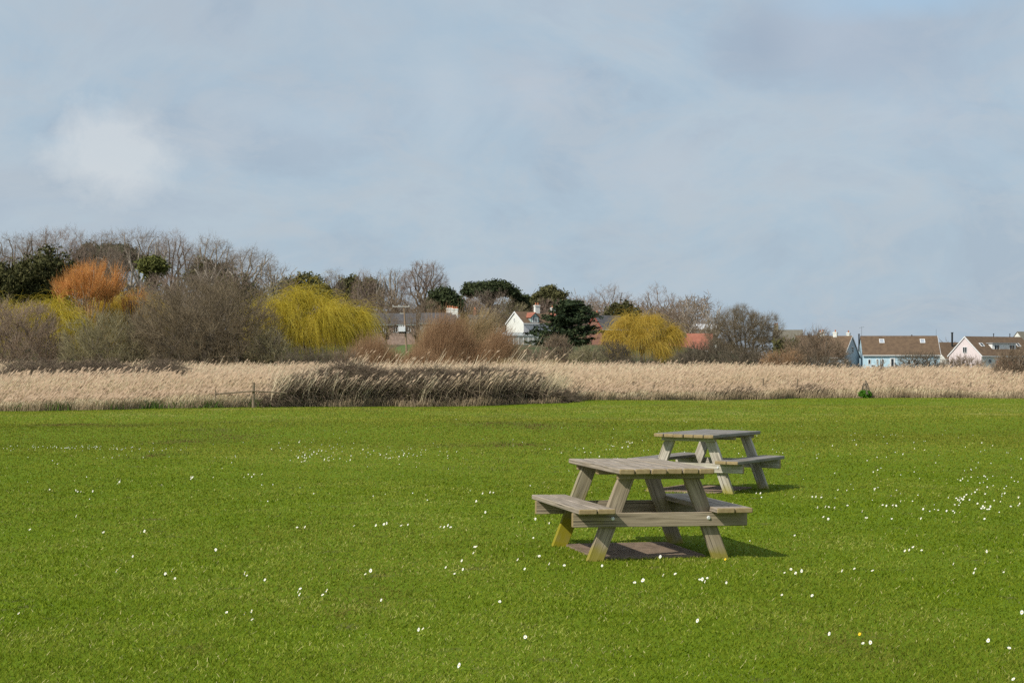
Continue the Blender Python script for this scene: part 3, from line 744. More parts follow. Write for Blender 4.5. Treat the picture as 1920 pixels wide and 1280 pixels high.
def plant(kind, px, hw, ytop, ybot, d, tw, label, cat=None, name=None, dens=1.0, lf=None, bark=MB_OAK, nbr=None, skew=0, group=None, deep=.85, lump=.2, ln=None, nl=None, rad_tw=None):
    x = X(px, d); z0 = gz(x, d); rx = hw / F * d; zt = Zr(ytop, d) - z0; zb = max(Zr(ybot, d) - z0, 0)
    pxm = d / 1760.0                                    # metres per picture pixel, sets how thick a twig reads
    rt = rad_tw or (.006 + pxm * .085)
    root = empty(name or ('tree' if kind != 'shrub' else 'shrub'), (x, d, z0), 0, label, cat or ('tree' if kind != 'shrub' else 'bush'), group)
    crown_n, trunk_n = ('twigs', 'stems') if kind in ('shrub', 'osier') else ('crown', 'trunk')
    area = rx * zt
    if kind == 'shrub':
        cz = zt * .28; cen = (0, 0, cz); rad = np.array((rx, rx * deep, zt - cz))
        sk, NN, DD, RR = grow(cen, rad, nl or 34, nbr or 520, .07, (0, 0, 0), multi=.33, lump=lump * .2, up=.25, skew=skew, pw=2.3)
        parts = twig_mesh(NN, DD, RR, int(max(2500, min(30000, 210 * area * dens))), ln or (.07 * zt + .32), rt, (0, 0, 0), upk=.12, outk=.55, jit=.85, skew=skew, thin_pref=False)
        thick = sk[4] < 2
    elif kind == 'osier':                                 # many upright leaning rods
        n = int(max(1500, 170 * area * dens)); 
        q = rng.uniform(-1, 1, (n, 2)); k = (q ** 2).sum(1) < 1; q = q[k]; n = len(q)
        P = np.stack([q[:, 0] * rx, q[:, 1] * rx * deep, np.zeros(n)], 1)
        prof = np.sqrt(np.clip(1 - (q ** 2).sum(1) * .85, 0, 1)) * (1 + lump * np.sin(q[:, 0] * 5 + px) * .8)
        h = zt * prof * (.65 + .4 * rng.random(n))
        dd = unit(np.stack([q[:, 0] * .25 + skew + rng.normal(0, .13, n), q[:, 1] * .2 + rng.normal(0, .13, n), np.ones(n)], 1))
        vals = rng.random(n); parts = []
        a = P; 
        for s_ in range(3):
            b_ = a + dd * (h / 3)[:, None]; parts.append(segs(a, b_, rt * (1.2 - s_ * .3), rt * (.9 - s_ * .3), vals))
            if s_:
                for _ in range(2):
                    d3 = unit(dd + unit(rnd(n)) * .5 + np.array([skew * .5, 0, .1])); parts.append(segs(a, a + d3 * (h * .3)[:, None], rt * .7, rt * .3, vals))
            a = b_; dd = unit(dd + rnd(n) * .08 + np.array([skew * .25, 0, 0]))
        V, Fc, v = merge(parts); fast('twigs', V, Fc, TW[tw], root, {'v': v})
        k = rng.choice(n, min(n, 90), replace=False)
        V, Fc, v = segs(P[k] + [0, 0, -.2], P[k] + np.stack([h[k] * 0, h[k] * 0, h[k] * .5], 1) + rnd(len(k)) * .15, .05, .03); fast('stems', V, Fc, bark, root, {'v': v})
        return root
    elif kind in ('bare', 'willow', 'vase', 'cone'):
        bot = zb; cz = bot + (zt - bot) * (.42 if kind != 'cone' else .3); cen = (skew * rx * .5, 0, cz); rad = np.array((rx, rx * deep, zt - cz))
        fk = (0, 0, max(1.0, bot + (zt - bot) * (.06 if kind != 'cone' else .25)))
        r0 = .045 * zt ** .75 * (1.2 if kind == 'bare' else .9)
        if kind == 'vase':
            sk, NN, DD, RR = grow(cen, rad, nl or 26, nbr or 300, r0 * .6, (0, 0, .3), multi=.10, lump=lump, up=.45, skew=skew, wob=.05)
            parts = twig_mesh(NN, DD, RR, int(90 * area * dens), ln or .14 * zt, rt, (0, 0, 0), upk=.55, outk=.6, jit=.4, skew=skew, clump=.8)
        elif kind == 'willow':
            sk, NN, DD, RR = grow(cen, rad * np.array([.93, .93, .86]), nl or 12, nbr or 260, r0, fk, lump=lump, up=.5, pw=2.35)
            parts = twig_mesh(NN, DD, RR, int(150 * area * dens), ln or .40 * zt, rt * .75, cen, upk=.12, outk=.45, jit=.7, droop=.55, nseg=6, skew=.06, clump=1.6, fork_k=0)
        else:
            sk, NN, DD, RR = grow(cen, rad, nl or 13, nbr or 700, r0, fk, lump=lump * .8, up=.16, skew=skew, wob=.17, pw=2.25)
            parts = twig_mesh(NN, DD, RR, int(44 * area * dens), ln or (.45 + .03 * zt), rt * .5, cen, upk=.05, outk=.6, jit=.75, skew=skew * .3)
        thick = (sk[4] < 2) | (sk[2] > .05)
    else:                                                  # evergreens
        bot = zb; cz = bot + (zt - bot) * .42; cen = (0, 0, cz); rad = np.array((rx, rx * deep, zt - cz))
        fk = (0, 0, max(.8, bot * .95 + .1 * (zt - bot)))
        r0 = .04 * zt ** .8
        if kind == 'cedar':
            SP0, SP1, R0, R1 = [], [], [], []; NN = []; DD = []
            SP0.append([0, 0, -.3]); SP1.append([0, 0, zt * .93]); R0.append(r0 * 1.2); R1.append(.05)
            for i in range(150):
                h = zt * (.17 + .77 * (rng.integers(0, 13) + rng.normal(0, .16)) / 12.5); R_ = rx * (1.0 - (h / zt) ** 1.5) * rng.uniform(.55, 1.2) + .35; th = rng.random() * 2 * PI
                dv = np.array([math.cos(th), math.sin(th) * deep, 0]); a = np.array([0, 0, h * .9]); n = 8
                P = [a + dv * R_ * t_ + np.array([0, 0, .30 * R_ * t_ ** 1.3 * (.4 + .8 * h / zt) - .12 * R_ * t_]) for t_ in np.linspace(0, 1, n + 1)]
                for j in range(n):
                    SP0.append(P[j]); SP1.append(P[j + 1]); R0.append(.07 - .007 * j); R1.append(.063 - .007 * j)
                    if j > 1:
                        for _ in range(3):
                            NN.append(P[j + 1] + rng.normal(0, 1, 3) * [.35, .35, .10]); DD.append(unit(P[j + 1] - P[j] + rng.normal(0, .4, 3) * [1, 1, .3]))
            NN = np.array(NN); DD = np.array(DD); sk = (np.array(SP0), np.array(SP1), np.array(R0), np.array(R1), np.zeros(len(R0)))
            V, Fc, v = leaf_mesh(NN, int(260 * area * dens), .26, .15, .35, DD, 1.9)
        else:
            sk, NN, DD, RR = grow(cen, rad, nl or 9, nbr or 240, r0, fk, lump=lump, up=.4)
            V, Fc, v = leaf_mesh(NN, int(230 * area * dens), .20 + .02 * zt, .11 + .00025 * d, .7)
        fast('crown', V, Fc, LF[lf], root, {'v': v})
        V, Fc, v = segs(*sk[:4], sides=5); fast('trunk', V, Fc, bark, root, {'v': v})
        return root
    V1, F1, v1 = segs(*(q[thick] for q in sk[:4]), sides=5)
    fast(trunk_n, V1, F1, bark, root, {'v': v1})
    parts.append(segs(*(q[~thick] for q in sk[:4])))
    if lf:
        V, Fc, v = leaf_mesh(NN, int(60 * area), .3, .12); fast('leaves', V, Fc, LF[lf], root, {'v': v})
    V, Fc, v = merge(parts); fast(crown_n, V, Fc, TW[tw], root, {'v': v})
    return root

# --- tall trees on the left skyline
BT = 'leafless trees on the skyline'
plant('bare', -28, 82, 452, 575, 250, 'oak', 'leafless grey tree cut by the left edge of the view above the dark ivy', group=BT)
plant('bare', 42, 62, 434, 560, 262, 'oak', 'leafless oak with forking grey limbs second from the left edge', group=BT)
plant('bare', 105, 68, 421, 560, 270, 'purple', 'tallest leafless oak, rising above the ivy clad trunks at left', group=BT)
plant('bare', 178, 60, 434, 555, 276, 'oak', 'leafless grey tree directly above the orange willow', group=BT)
plant('bare', 258, 72, 426, 560, 258, 'oak', 'spreading leafless oak with bold forked limbs right of the orange willow top', group=BT, bark=MB_PALE)
plant('bare', 325, 54, 436, 560, 272, 'purple', 'leafless tree with fine purplish twigs between two bold oaks', group=BT)
plant('bare', 398, 56, 445, 555, 262, 'oak', 'leafless tree with an open crown above the largest brown bush', group=BT, bark=MB_PALE)
plant('bare', 452, 48, 464, 550, 256, 'oak', 'leafless tree with limbs reaching far right at the end of the tall wood', group=BT, skew=.6, dens=.7, bark=MB_PALE)
plant('cone', 514, 36, 487, 590, 262, 'oak', 'slim leafless tree with pale upright trunk left of the dome shaped evergreen', group=BT, bark=MB_PALE, dens=.9)
plant('ever', 18, 60, 485, 600, 236, None, 'dark ivy covered tree mass at the left edge', lf='ivy', name='ivy_clad_tree', dens=.8, lump=.35)
plant('ever', 92, 42, 462, 600, 240, None, 'tall dark ivy clad tree just left of the orange willow', lf='ivy', name='ivy_clad_tree', dens=.75, lump=.35)
plant('ever', 205, 62, 458, 515, 285, None, 'dark flat topped pine behind the bare oaks above the orange willow', lf='pine', name='pine_tree', dens=.8)
plant('ever', 286, 21, 486, 512, 240, None, 'small yellow-green conifer in front of the bare oaks', lf='lime', name='conifer_tree', dens=1.2)
plant('ever', 395, 42, 486, 560, 266, None, 'dull green ivy topped tree right behind the largest brown bush', lf='holm', name='ivy_clad_tree', dens=.7, lump=.3)
plant('bare', 300, 55, 512, 620, 232, 'purple', 'low dense leafless tree with purplish twigs behind the yellow bushes', dens=1.8)
plant('bare', 385, 70, 508, 620, 228, 'oak', 'broad leafless tree with pale grey brown twigs behind the largest brown bush', dens=2.4)
plant('bare', 445, 48, 508, 620, 226, 'purple', 'leafless brown tree with ivy at the right end of the tall wood', dens=2.0, lf='ivy')
plant('bare', 200, 60, 500, 620, 238, 'dark', 'dense leafless dark brown tree behind the orange willow', dens=2.0)
plant('bare', 494, 30, 528, 640, 250, 'olive', 'pale olive leafless tree beside the left end of the yellow willow', dens=1.6)
# --- middle skyline
plant('ever', 566, 54, 510, 600, 300, None, 'olive green dome shaped evergreen oak above the yellow willow', lf='holm', name='evergreen_oak', dens=1.0, lump=.12)
plant('bare', 624, 24, 506, 590, 366, 'oak', 'small leafless tree right of the dome shaped evergreen', group=BT)
plant('ever', 655, 28, 519, 580, 375, None, 'small dark evergreen behind the right end of the yellow willow', lf='holm', name='evergreen_oak')
plant('ever', 690, 28, 523, 580, 375, None, 'small rounded olive evergreen with a bare tree in front of it', lf='holm', name='evergreen_oak')
plant('bare', 683, 24, 506, 590, 366, 'purple', 'small leafless tree standing in front of the olive evergreens', group=BT, dens=.8)
plant('bare', 712, 18, 509, 590, 366, 'oak', 'twisted thin leafless tree, first of two left of the large round elm', group=BT, dens=.6, bark=MB_PALE)
plant('bare', 738, 22, 499, 590, 366, 'oak', 'thin leafless tree touching the large round leafless tree', group=BT, dens=.6, bark=MB_PALE)
plant('bare', 795, 48, 488, 580, 366, 'purple', 'large round crowned leafless tree standing clear of the skyline above the utility pole', group=BT, dens=1.15, lump=.08, nl=13, nbr=480)
plant('ever', 833, 36, 539, 600, 362, None, 'dark green round topped pine right of the large leafless tree', lf='pine', name='pine_tree', lump=.15)
plant('ever', 918, 54, 528, 562, 385, None, 'dark umbrella shaped pine on the skyline left of the white house', lf='pine', name='pine_tree', lump=.15, dens=1.2)
plant('bare', 915, 50, 540, 640, 372, 'oak', 'leafless tree in front of the umbrella pine', dens=1.3)
plant('ever', 1030, 34, 537, 580, 385, None, 'dark round evergreen on the skyline above the white house', lf='holm', name='evergreen_oak')
plant('ever', 985, 32, 552, 600, 390, None, 'low dark evergreen between the umbrella pine and the white house', lf='pine', name='pine_tree')
for (a, h_, t_, k_, lb) in ((655, 55, 552, 'brown', 'dense brown leafless tree behind the right end of the yellow willow'), (718, 55, 545, 'brown', 'dense brown leafless tree behind the left slate cottage'),
                            (778, 52, 548, 'brown', 'dense brown leafless tree behind the utility pole'), (868, 40, 556, 'purple', 'dense purplish leafless tree behind the white chimneys'),
                            (958, 42, 560, 'olive', 'dense olive leafless tree behind the white house gable'), (1030, 50, 562, 'purple', 'dense leafless tree behind the roof of the white house'),
                            (1085, 40, 556, 'oak', 'dense leafless tree behind the dark cypress')):
    plant('bare', a, h_, t_, 640, 352 if a < 800 else 372, k_, lb, dens=2.2, group='leafless trees behind the houses')
plant('bare', 1148, 56, 537, 660, 345, 'purple', 'leafless tree with reddish twigs between the cypress and the golden willow', group=BT, dens=1.3)
plant('bare', 1235, 52, 539, 660, 340, 'purple', 'leafless tree with wide crown directly behind the golden willow', group=BT, dens=1.3)
plant('bare', 1288, 30, 556, 660, 335, 'oak', 'thin leafless tree at the right shoulder of the golden willow', group=BT, dens=.8, bark=MB_PALE)
plant('ever', 1165, 40, 565, 640, 335, None, 'dark ivy clad tree right of the cypress', lf='ivy', name='ivy_clad_tree', dens=.7)
plant('bare', 724, 30, 582, 690, 318, 'brown', 'thin leafless tree growing in front of the left slate cottage roof', dens=1.6)
plant('bare', 782, 30, 584, 690, 316, 'brown', 'thin leafless tree growing between the utility pole and the grey stone cottage', dens=1.6)
plant('bare', 1262, 42, 580, 680, 318, 'brown', 'dense brown leafless tree just right behind the golden willow', dens=2.0)
plant('bare', 1338, 32, 561, 650, 330, 'oak', 'pale airy leafless tree between the golden willow and the brown thorn tree', group=BT, dens=.45, bark=MB_PALE)
plant('bare', 1396, 74, 574, 700, 235, 'mid', 'dense round brown thorn tree right of the red roofs', dens=9, nbr=1700, bark=MB_DARK)
plant('cedar', 1069, 78, 549, 668, 255, None, 'large dark green cypress with layered sprays beside the white house', lf='cedar', name='cypress_tree', bark=MB_DARK)
# --- willows
plant('vase', 165, 60, 506, 590, 175, 'orange', 'bright orange leafless willow with upright stems at left', name='orange_willow', bark=BARK('orange_bark', (.55, .38, .22)), dens=.8, skew=.10, lump=.25)
plant('vase', 252, 24, 556, 590, 178, 'orange', 'small faint orange willow right of the tall orange one', name='orange_willow', dens=.35)
plant('willow', 572, 118, 553, 650, 168, 'yellow', 'large yellow-green weeping willow in the middle left of the view', name='yellow_willow', dens=1.3, lump=.26, nl=18, nbr=420)
plant('willow', 25, 45, 568, 640, 172, 'yellow', 'low yellow willow showing above the left brown bush', name='yellow_willow')
plant('willow', 105, 40, 563, 650, 172, 'yellow', 'yellow willow below the left side of the orange willow', name='yellow_willow')
plant('willow', 232, 62, 553, 650, 182, 'gold', 'yellow willow right behind the orange willow', name='yellow_willow')
plant('willow', 1203, 66, 583, 684, 225, 'gold', 'round golden weeping willow right of the cypress', name='golden_willow', dens=1.25, nl=14, nbr=360)
# --- brown bushes along the back of the reeds
plant('shrub', 25, 112, 560, 690, 140, 'tan', 'rounded purplish brown leafless bush at the left edge', dens=1.1)
plant('shrub', 192, 80, 578, 690, 138, 'olive', 'olive brown rounded leafless bush below the orange willow', dens=1.1)
plant('shrub', 384, 158, 523, 690, 141, 'mid', 'largest rounded leafless brown bush left of the yellow willow', dens=1.3, nbr=1300, nl=60)
plant('shrub', 502, 44, 612, 690, 139, 'olive', 'lower pale brown bush between the largest bush and the yellow willow')
plant('shrub', 575, 60, 650, 695, 137, 'dark', 'low dark leafless scrub under the yellow willow')
plant('shrub', 640, 40, 655, 695, 138, 'brown', 'low brown leafless scrub under the right end of the yellow willow')
plant('osier', 700, 70, 630, 690, 142, 'rust', 'thicket of reddish brown upright stems left of the utility pole', name='osier_thicket', skew=.12, dens=1.2)
plant('osier', 795, 55, 648, 690, 140, 'rust', 'low thicket of rusty stems right of the utility pole', name='osier_thicket', skew=.15, dens=1.2)
plant('osier', 852, 86, 592, 690, 146, 'rust', 'tall rusty brown osier mound in front of the white house', name='osier_thicket', skew=.22, dens=1.3, lump=.38)
plant('osier', 876, 48, 588, 660, 152, 'straw', 'straw coloured stems leaning right at the top of the osier mound', name='osier_thicket', skew=.30, dens=1.3, lump=.35)
plant('osier', 985, 75, 664, 690, 140, 'straw', 'low straw and rust coloured thicket in front of the glazed veranda', name='osier_thicket', skew=.2, dens=1.3)
plant('osier', 800, 24, 607, 650, 200, 'straw', 'pale straw coloured bush in front of the slate cottage wall', name='osier_thicket', skew=.15, dens=1.3)
plant('shrub', 985, 60, 655, 690, 205, 'brown', 'low brown scrub on the slope below the glazed veranda', dens=1.2)
plant('shrub', 1085, 50, 655, 690, 200, 'dark', 'low dark scrub on the slope below the cypress', dens=1.2)
plant('shrub', 1045, 34, 627, 690, 170, 'brown', 'dark brown bush left of and below the cypress', dens=1.3)
plant('shrub', 1102, 40, 648, 690, 160, 'olive', 'low olive brown bush under the cypress', dens=1.3)
plant('shrub', 1150, 40, 640, 690, 185, 'dark', 'dark bush between the cypress and the golden willow', dens=1.3)
plant('shrub', 1200, 80, 672, 695, 150, 'dark', 'low dark scrub at the foot of the golden willow', dens=1.5)
plant('shrub', 1325, 48, 636, 690, 160, 'dark', 'dark leafless bush partly hiding the red roof', dens=1.5)
plant('shrub', 1400, 65, 648, 693, 155, 'dark', 'wide dark scrub at the foot of the brown thorn tree', dens=1.5)
plant('shrub', 1290, 40, 655, 693, 150, 'dark', 'low dark scrub below the red roof', dens=1.3)
plant('shrub', 1468, 50, 655, 695, 150, 'rust', 'low rusty brown bush right of the thorn tree', dens=1.3)
plant('shrub', 1526, 68, 618, 693, 165, 'brown', 'thorny brown bush in front of the pale blue gable', dens=1.3)
plant('shrub', 1530, 90, 668, 697, 150, 'dark', 'low dark brushwood in front of the thorny bush', dens=1.4)
plant('shrub', 1725, 55, 660, 697, 160, 'dark', 'low dark bush in front of the long brown roofed house', dens=1.3)
plant('shrub', 1805, 55, 668, 697, 158, 'brown', 'low brown bush in front of the pale pink gable', dens=1.2)
plant('shrub', 1902, 42, 655, 748, 92, 'brown', 'reddish brown leafless bush growing in the reeds at the right edge', dens=.8)
plant('bare', 1652, 12, 668, 700, 110, 'straw', 'slender pale sapling standing in the reeds below the blue house', name='sapling', dens=1, nbr=30, nl=4)
plant('ever', 1478, 34, 632, 700, 210, None, 'dark green bush left of the houses', lf='ivy', name='evergreen_bush', cat='bush', dens=.8)
plant('ever', 868, 13, 590, 650, 270, None, 'small dark green shrub beside the cottage with white chimneys', lf='ivy', name='evergreen_bush', cat='bush', dens=1.5)

# brambles
def bramble(name, px0, px1, dfun, wid, hfun, n, label, leafn):
    x0, x1 = X(px0, dfun(px0)), X(px1, dfun(px1))
    cx = (x0 + x1) / 2; cy = dfun((px0 + px1) / 2)
    root = empty(name, (cx, cy, 0), 0, label, 'brambles')
    def vol(n):
        px = px0 + (px1 - px0) * rng.random(n); d = np.array([dfun(q) for q in px]); x = (px - 960) / F * d
        v_ = rng.uniform(-1, 1, n); y = d + (v_ + 1) * wid / 2
        H = hfun(px) * (1 - .5 * v_ ** 2) * (1 + .20 * vnoise(x, y, 1.9, 3.3)) * np.minimum(1, 8 * np.minimum((px - px0), (px1 - px)) / (px1 - px0) + .15)
        return x, y, H
    x, y, H = vol(n); z = H * rng.random(n) ** .7
    P = np.stack([x - cx, y - cy, z], 1); dd = unit(rnd(n) * [1, 1, .8] + np.array([.35, 0, .25])); L = .25 + .35 * rng.random(n)
    v = rng.random(n)
    Q = P + dd * L[:, None]; Q[:, 2] = np.minimum(Q[:, 2], H + .12); d2 = unit(dd + np.array([.15, 0, -.55]) + rnd(n) * .2); R_ = Q + d2 * (L * .7)[:, None]
    V, Fc, v = merge([segs(P, Q, .009, .007, v), segs(Q, R_, .007, .003, v)]); fast('stems', V, Fc, TW['thorn'], root, {'v': v})
    x, y, H = vol(leafn); z = H * rng.random(leafn) ** .6
    c = np.stack([x - cx, y - cy, z], 1)
    V, Fc, v = leaf_mesh(c, leafn, .03, .028, 1, None, 1.2); fast('leaves', V, Fc, LF['bramble'], root, {'v': v})
    return root
hm = lambda px: 1.32 + .18 * np.exp(-((px - 650) / 60) ** 2) - .55 * sm(960, 1065, px) - .62 * (1 - sm(455, 610, px))
bramble('bramble_hedge', 470, 1068, lambda q: float(edge_y(X(q, 72))) + .3, 4.2, hm, 42000, 'long dark bramble hedge with reeds growing through it at the centre of the lawn edge', 60000)
hl = lambda px: 1.66 + .1 * np.sin(px * .05)
bramble('bramble_bank', -60, 345, lambda q: 79.5 + .002 * q, 6.0, hl, 22000, 'dark bramble bank among the reeds at the left below the brown bushes', 16000)
bramble('bramble_clump', 1330, 1420, lambda q: float(edge_y(X(q, 86))) + .3, 1.6, lambda px: .38 + 0 * px, 1500, 'small low bramble clump at the lawn edge below the thorn tree', 2500)
bramble('bramble_clump', 1490, 1545, lambda q: float(edge_y(X(q, 88))) + .3, 1.6, lambda px: .45 + 0 * px, 1300, 'small reddish bramble clump at the lawn edge below the houses', 1500)
def pickD(n):
    px = rng.uniform(500, 1050, n); y = np.array([float(edge_y(X(q, 72))) for q in px]) + .2 + rng.random(n) * 5; x = (px - 960) / F * y
    return x, y
reeds('hedge_reeds', 4500, pickD, lambda x, y: 1.15 + .35 * vnoise(x, y, .5, 1), MREED, 'pale reed stalks standing up through the bramble hedge', wd=.009, lean=.42)
def pickE(n):
    px = rng.choice([640, 655, 690, 735, 985, 800, 870, 1010, 940], n) + rng.normal(0, 12, n); y = 76 + rng.random(n) * 4; return (px - 960) / F * y, y
reeds('tall_reeds', 170, pickE, lambda x, y: 1.95 + 0 * x, MREED, 'taller reed plumes rising behind the bramble hedge', wd=.011, lean=.4)
tag(tufts('green_weeds', [(X(p_, 66) + rng.normal(0, .25), float(edge_y(X(p_, 66))) + .1 + rng.random() * .3) for p_ in (128, 131, 270, 276, 378, 384, 455, 45, 210, 335) for _ in range(3)], foliage_mat('green_weed', [(.05, .10, .015), (.12, .20, .03)], 3), .12, .36, 60, .17, .009, '', ''),
    'green weeds along the foot of the reeds at the left', 'weeds', kind='stuff')
o = plant('ever', 1622, 13, 734, 750, 86.5, None, 'small bright green bush at the lawn edge below the blue house', lf='bright', name='green_bush', cat='bush', nbr=60, dens=1)
crn = [c for c in o.children if c.name.startswith('crown')][0]
nn = 1500; P = unit(rnd(nn)) * (rng.random((nn, 1)) ** .5) * np.array([.33, .25, .2]) + np.array([0, 0, .2])
bpy.data.objects.remove(crn); V, Fc, v = leaf_mesh(P, nn, .02, .03); fast('crown', V, Fc, LF['bright'], o, {'v': v})

# distant woodland, one mass that closes the view under the skyline trees
parts = []
for (px0, px1, d, ytop, n) in ((-260, 1330, 430, 572, 26000), (-260, 560, 300, 545, 14000), (1250, 2200, 470, 662, 9000), (560, 1320, 372, 628, 16000)):
    px = rng.uniform(px0, px1, n); y = d + rng.uniform(-18, 18, n); x = (px - 960) / F * y
    zt = Zr(ytop, d) + (1.5 + .006 * d) * vnoise(x, y, .16, d); g_ = ground(x, y); z = g_ + np.maximum(zt - g_, 1) * rng.random(n) ** .8
    P = np.stack([x, y, z], 1); dd = unit(rnd(n) + np.array([0, 0, .5]))
    parts.append(segs(P, P + dd * (1.2 + rng.random(n))[:, None], .07 * d / 400, .03))
V, Fc, v = merge(parts)
tag(fast('woodland', V, Fc, TW['brown'], attrs={'v': v}), 'far brown leafless woodland filling the slope behind the houses and trees', 'woodland', kind='stuff')

# ------------------------------------------------------------------ houses
def roof_mat(name, a, b_, sc_=(.35, .35, .3)):
    m, nt, b = newmat(name, .9, .1)
    o = objc(nt)
    c = mix(nt, ramp(nt, [(.35, (0, 0, 0)), (.65, (1, 1, 1))], noise(nt, 1.4, o, 5, .7)), a, b_)
    br = nd(nt, 'ShaderNodeTexWave', wave_type='BANDS', bands_direction='Z', Scale=1.6, Distortion=.3)
    nt.links.new(o, br.inputs[0])
    c = mix(nt, .35, c, mix(nt, br.outputs[1], tuple(q * .55 for q in a), b_))
    nt.links.new(c, b.inputs['Base Color']); return m
RB = roof_mat('brown_tiles', (.105, .072, .05), (.20, .135, .085)); RS = roof_mat('slate', (.075, .072, .075), (.135, .13, .13)); RR_ = roof_mat('red_tiles', (.28, .10, .065), (.40, .165, .11)); RG = roof_mat('mossy_grey_tiles', (.14, .13, .10), (.22, .20, .16))
WW = plain('white_render', (.74, .74, .68), .8, .08, .8); WB = plain('light_blue_render', (.52, .70, .79), .8, .05); WP = plain('pink_white_render', (.72, .62, .60), .8, .05); WGY = plain('grey_stone', (.30, .28, .26), .9, .3, 2.5); WBR = plain('red_brick', (.22, .11, .08), .9, .25, 4); WGB = plain('grey_blue_render', (.42, .50, .56), .8, .06)
GL, nt, b = newmat('window_glass', .08, .5); b.inputs['Base Color'].default_value = (.02, .025, .03, 1)
FRM = plain('white_frame', (.78, .78, .76), .5, .03); BLK = plain('black_flue', (.02, .02, .02), .6, .1); POT = plain('terracotta', (.42, .16, .08), .8, .15); DKG = plain('green_grey_paint', (.30, .38, .36), .7, .1)

def window(parent, M, w_, h_, bars=1, frame=FRM):
    """M places the window plane: x across, z up, -y outward"""
    t = .09; mb = MB()
    mb.box(-w_ / 2, w_ / 2, -.06, .02, -h_ / 2, -h_ / 2 + t, M=M).box(-w_ / 2, w_ / 2, -.06, .02, h_ / 2 - t, h_ / 2, M=M)
    mb.box(-w_ / 2, -w_ / 2 + t, -.058, .02, -h_ / 2 + t, h_ / 2 - t, M=M).box(w_ / 2 - t, w_ / 2, -.058, .02, -h_ / 2 + t, h_ / 2 - t, M=M)
    for i in range(bars):
        x = -w_ / 2 + w_ * (i + 1) / (bars + 1); mb.box(x - t * .45, x + t * .45, -.055, .01, -h_ / 2 + t, h_ / 2 - t, M=M)
    f = mb.build('window', frame, parent)
    MB().box(-w_ / 2 + t * .8, w_ / 2 - t * .8, -.025, .005, -h_ / 2 + t * .8, h_ / 2 - t * .8, M=M).build('pane', GL, f)
    return f
def gabled(name, px, d, L, Wd, eave, ridge, rz, wall, roof, label, z0=None, over=.3, gwall=None):
    """ridge along local x, centred; the front faces local -y"""
    x = X(px, d); z = gz(x, d) if z0 is None else z0
    root = empty(name, (x, d, z), rz, label, 'house')
    mb = MB(); l, w_ = L / 2, Wd / 2
    vs = [(-l, -w_, -2), (l, -w_, -2), (l, w_, -2), (-l, w_, -2), (-l, -w_, eave), (l, -w_, eave), (l, w_, eave), (-l, w_, eave), (-l, 0, ridge), (l, 0, ridge)]
    mb.add(vs, [(0, 1, 5, 4), (2, 3, 7, 6), (1, 2, 6, 9, 5), (3, 0, 4, 8, 7)], mi=[0, 0, 1, 1])
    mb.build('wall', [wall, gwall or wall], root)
    sl = (ridge - eave) / w_; rb = MB(); t = .14
    for s in (-1, 1):
        o_ = w_ + over; ze = ridge - sl * o_
        a = [(-l - .12, s * o_, ze + .03), (l + .12, s * o_, ze + .03), (l + .12, 0, ridge + .03), (-l - .12, 0, ridge + .03)]
        vs = a + [(p_[0], p_[1], p_[2] + t) for p_ in a]
        rb.add(vs, [(0, 1, 2, 3), (7, 6, 5, 4), (0, 4, 5, 1), (1, 5, 6, 2), (2, 6, 7, 3), (3, 7, 4, 0)])
    rf = rb.build('roof', roof, root)
    g = MB(); g.box(-l - .12, l + .12, -w_ - over - .1, -w_ - over, ridge - sl * (w_ + over) - .02, ridge - sl * (w_ + over) + .13); g.build('gutter', DKG if name == 'cottage' else FRM, root)
    return root, rf
def bargeboards(root, side, L, Wd, eave, ridge, over=.3, mat=FRM):
    mb = MB(); l = L / 2 + .14; w_ = Wd / 2; sl = (ridge - eave) / w_
    for s in (-1, 1):
        o_ = w_ + over; ze = ridge - sl * o_
        x0, x1 = side * l, side * (l + .05)
        vs = [(x0, s * o_, ze - .08), (x0, 0, ridge - .08), (x0, 0, ridge + .19), (x0, s * o_, ze + .19)]
        vs += [(x1, v[1], v[2]) for v in vs]
        mb.add(vs, [(0, 1, 2, 3), (7, 6, 5, 4), (0, 4, 5, 1), (1, 5, 6, 2), (2, 6, 7, 3), (3, 7, 4, 0)])
    mb.build('bargeboard', mat, root)
def chimney(rf, x, y, z0, z1, w_, mat, npot=2, dep=.6):
    mb = MB(); mb.box(x - w_ / 2, x + w_ / 2, y - dep / 2, y + dep / 2, z0, z1); mb.box(x - w_ / 2 - .08, x + w_ / 2 + .08, y - dep / 2 - .08, y + dep / 2 + .08, z1 - .22, z1 - .08)
    c = mb.build('chimney', mat, rf)
    for i in range(npot):
        q = x - w_ / 2 + w_ * (i + .5) / npot; pb = MB(); pb.tube((q, y, z1 - .01), (q, y, z1 + .45), .15, .11, 8); pb.build('chimney_pot', POT, rf)
def flue(rf, x, y, z0, z1, r=.13):
    MB().tube((x, y, z0), (x, y, z1), r, r, 8).tube((x, y, z1), (x, y, z1 + .12), r * 1.5, r * 1.5, 8).build('flue', BLK, rf)
def FM(x, y, z): return Matrix.Translation((x, y, z))
def GM(side, x, y, z): return Matrix.Translation((x, y, z)) @ Matrix.Rotation(side * PI / 2, 4, 'Z')
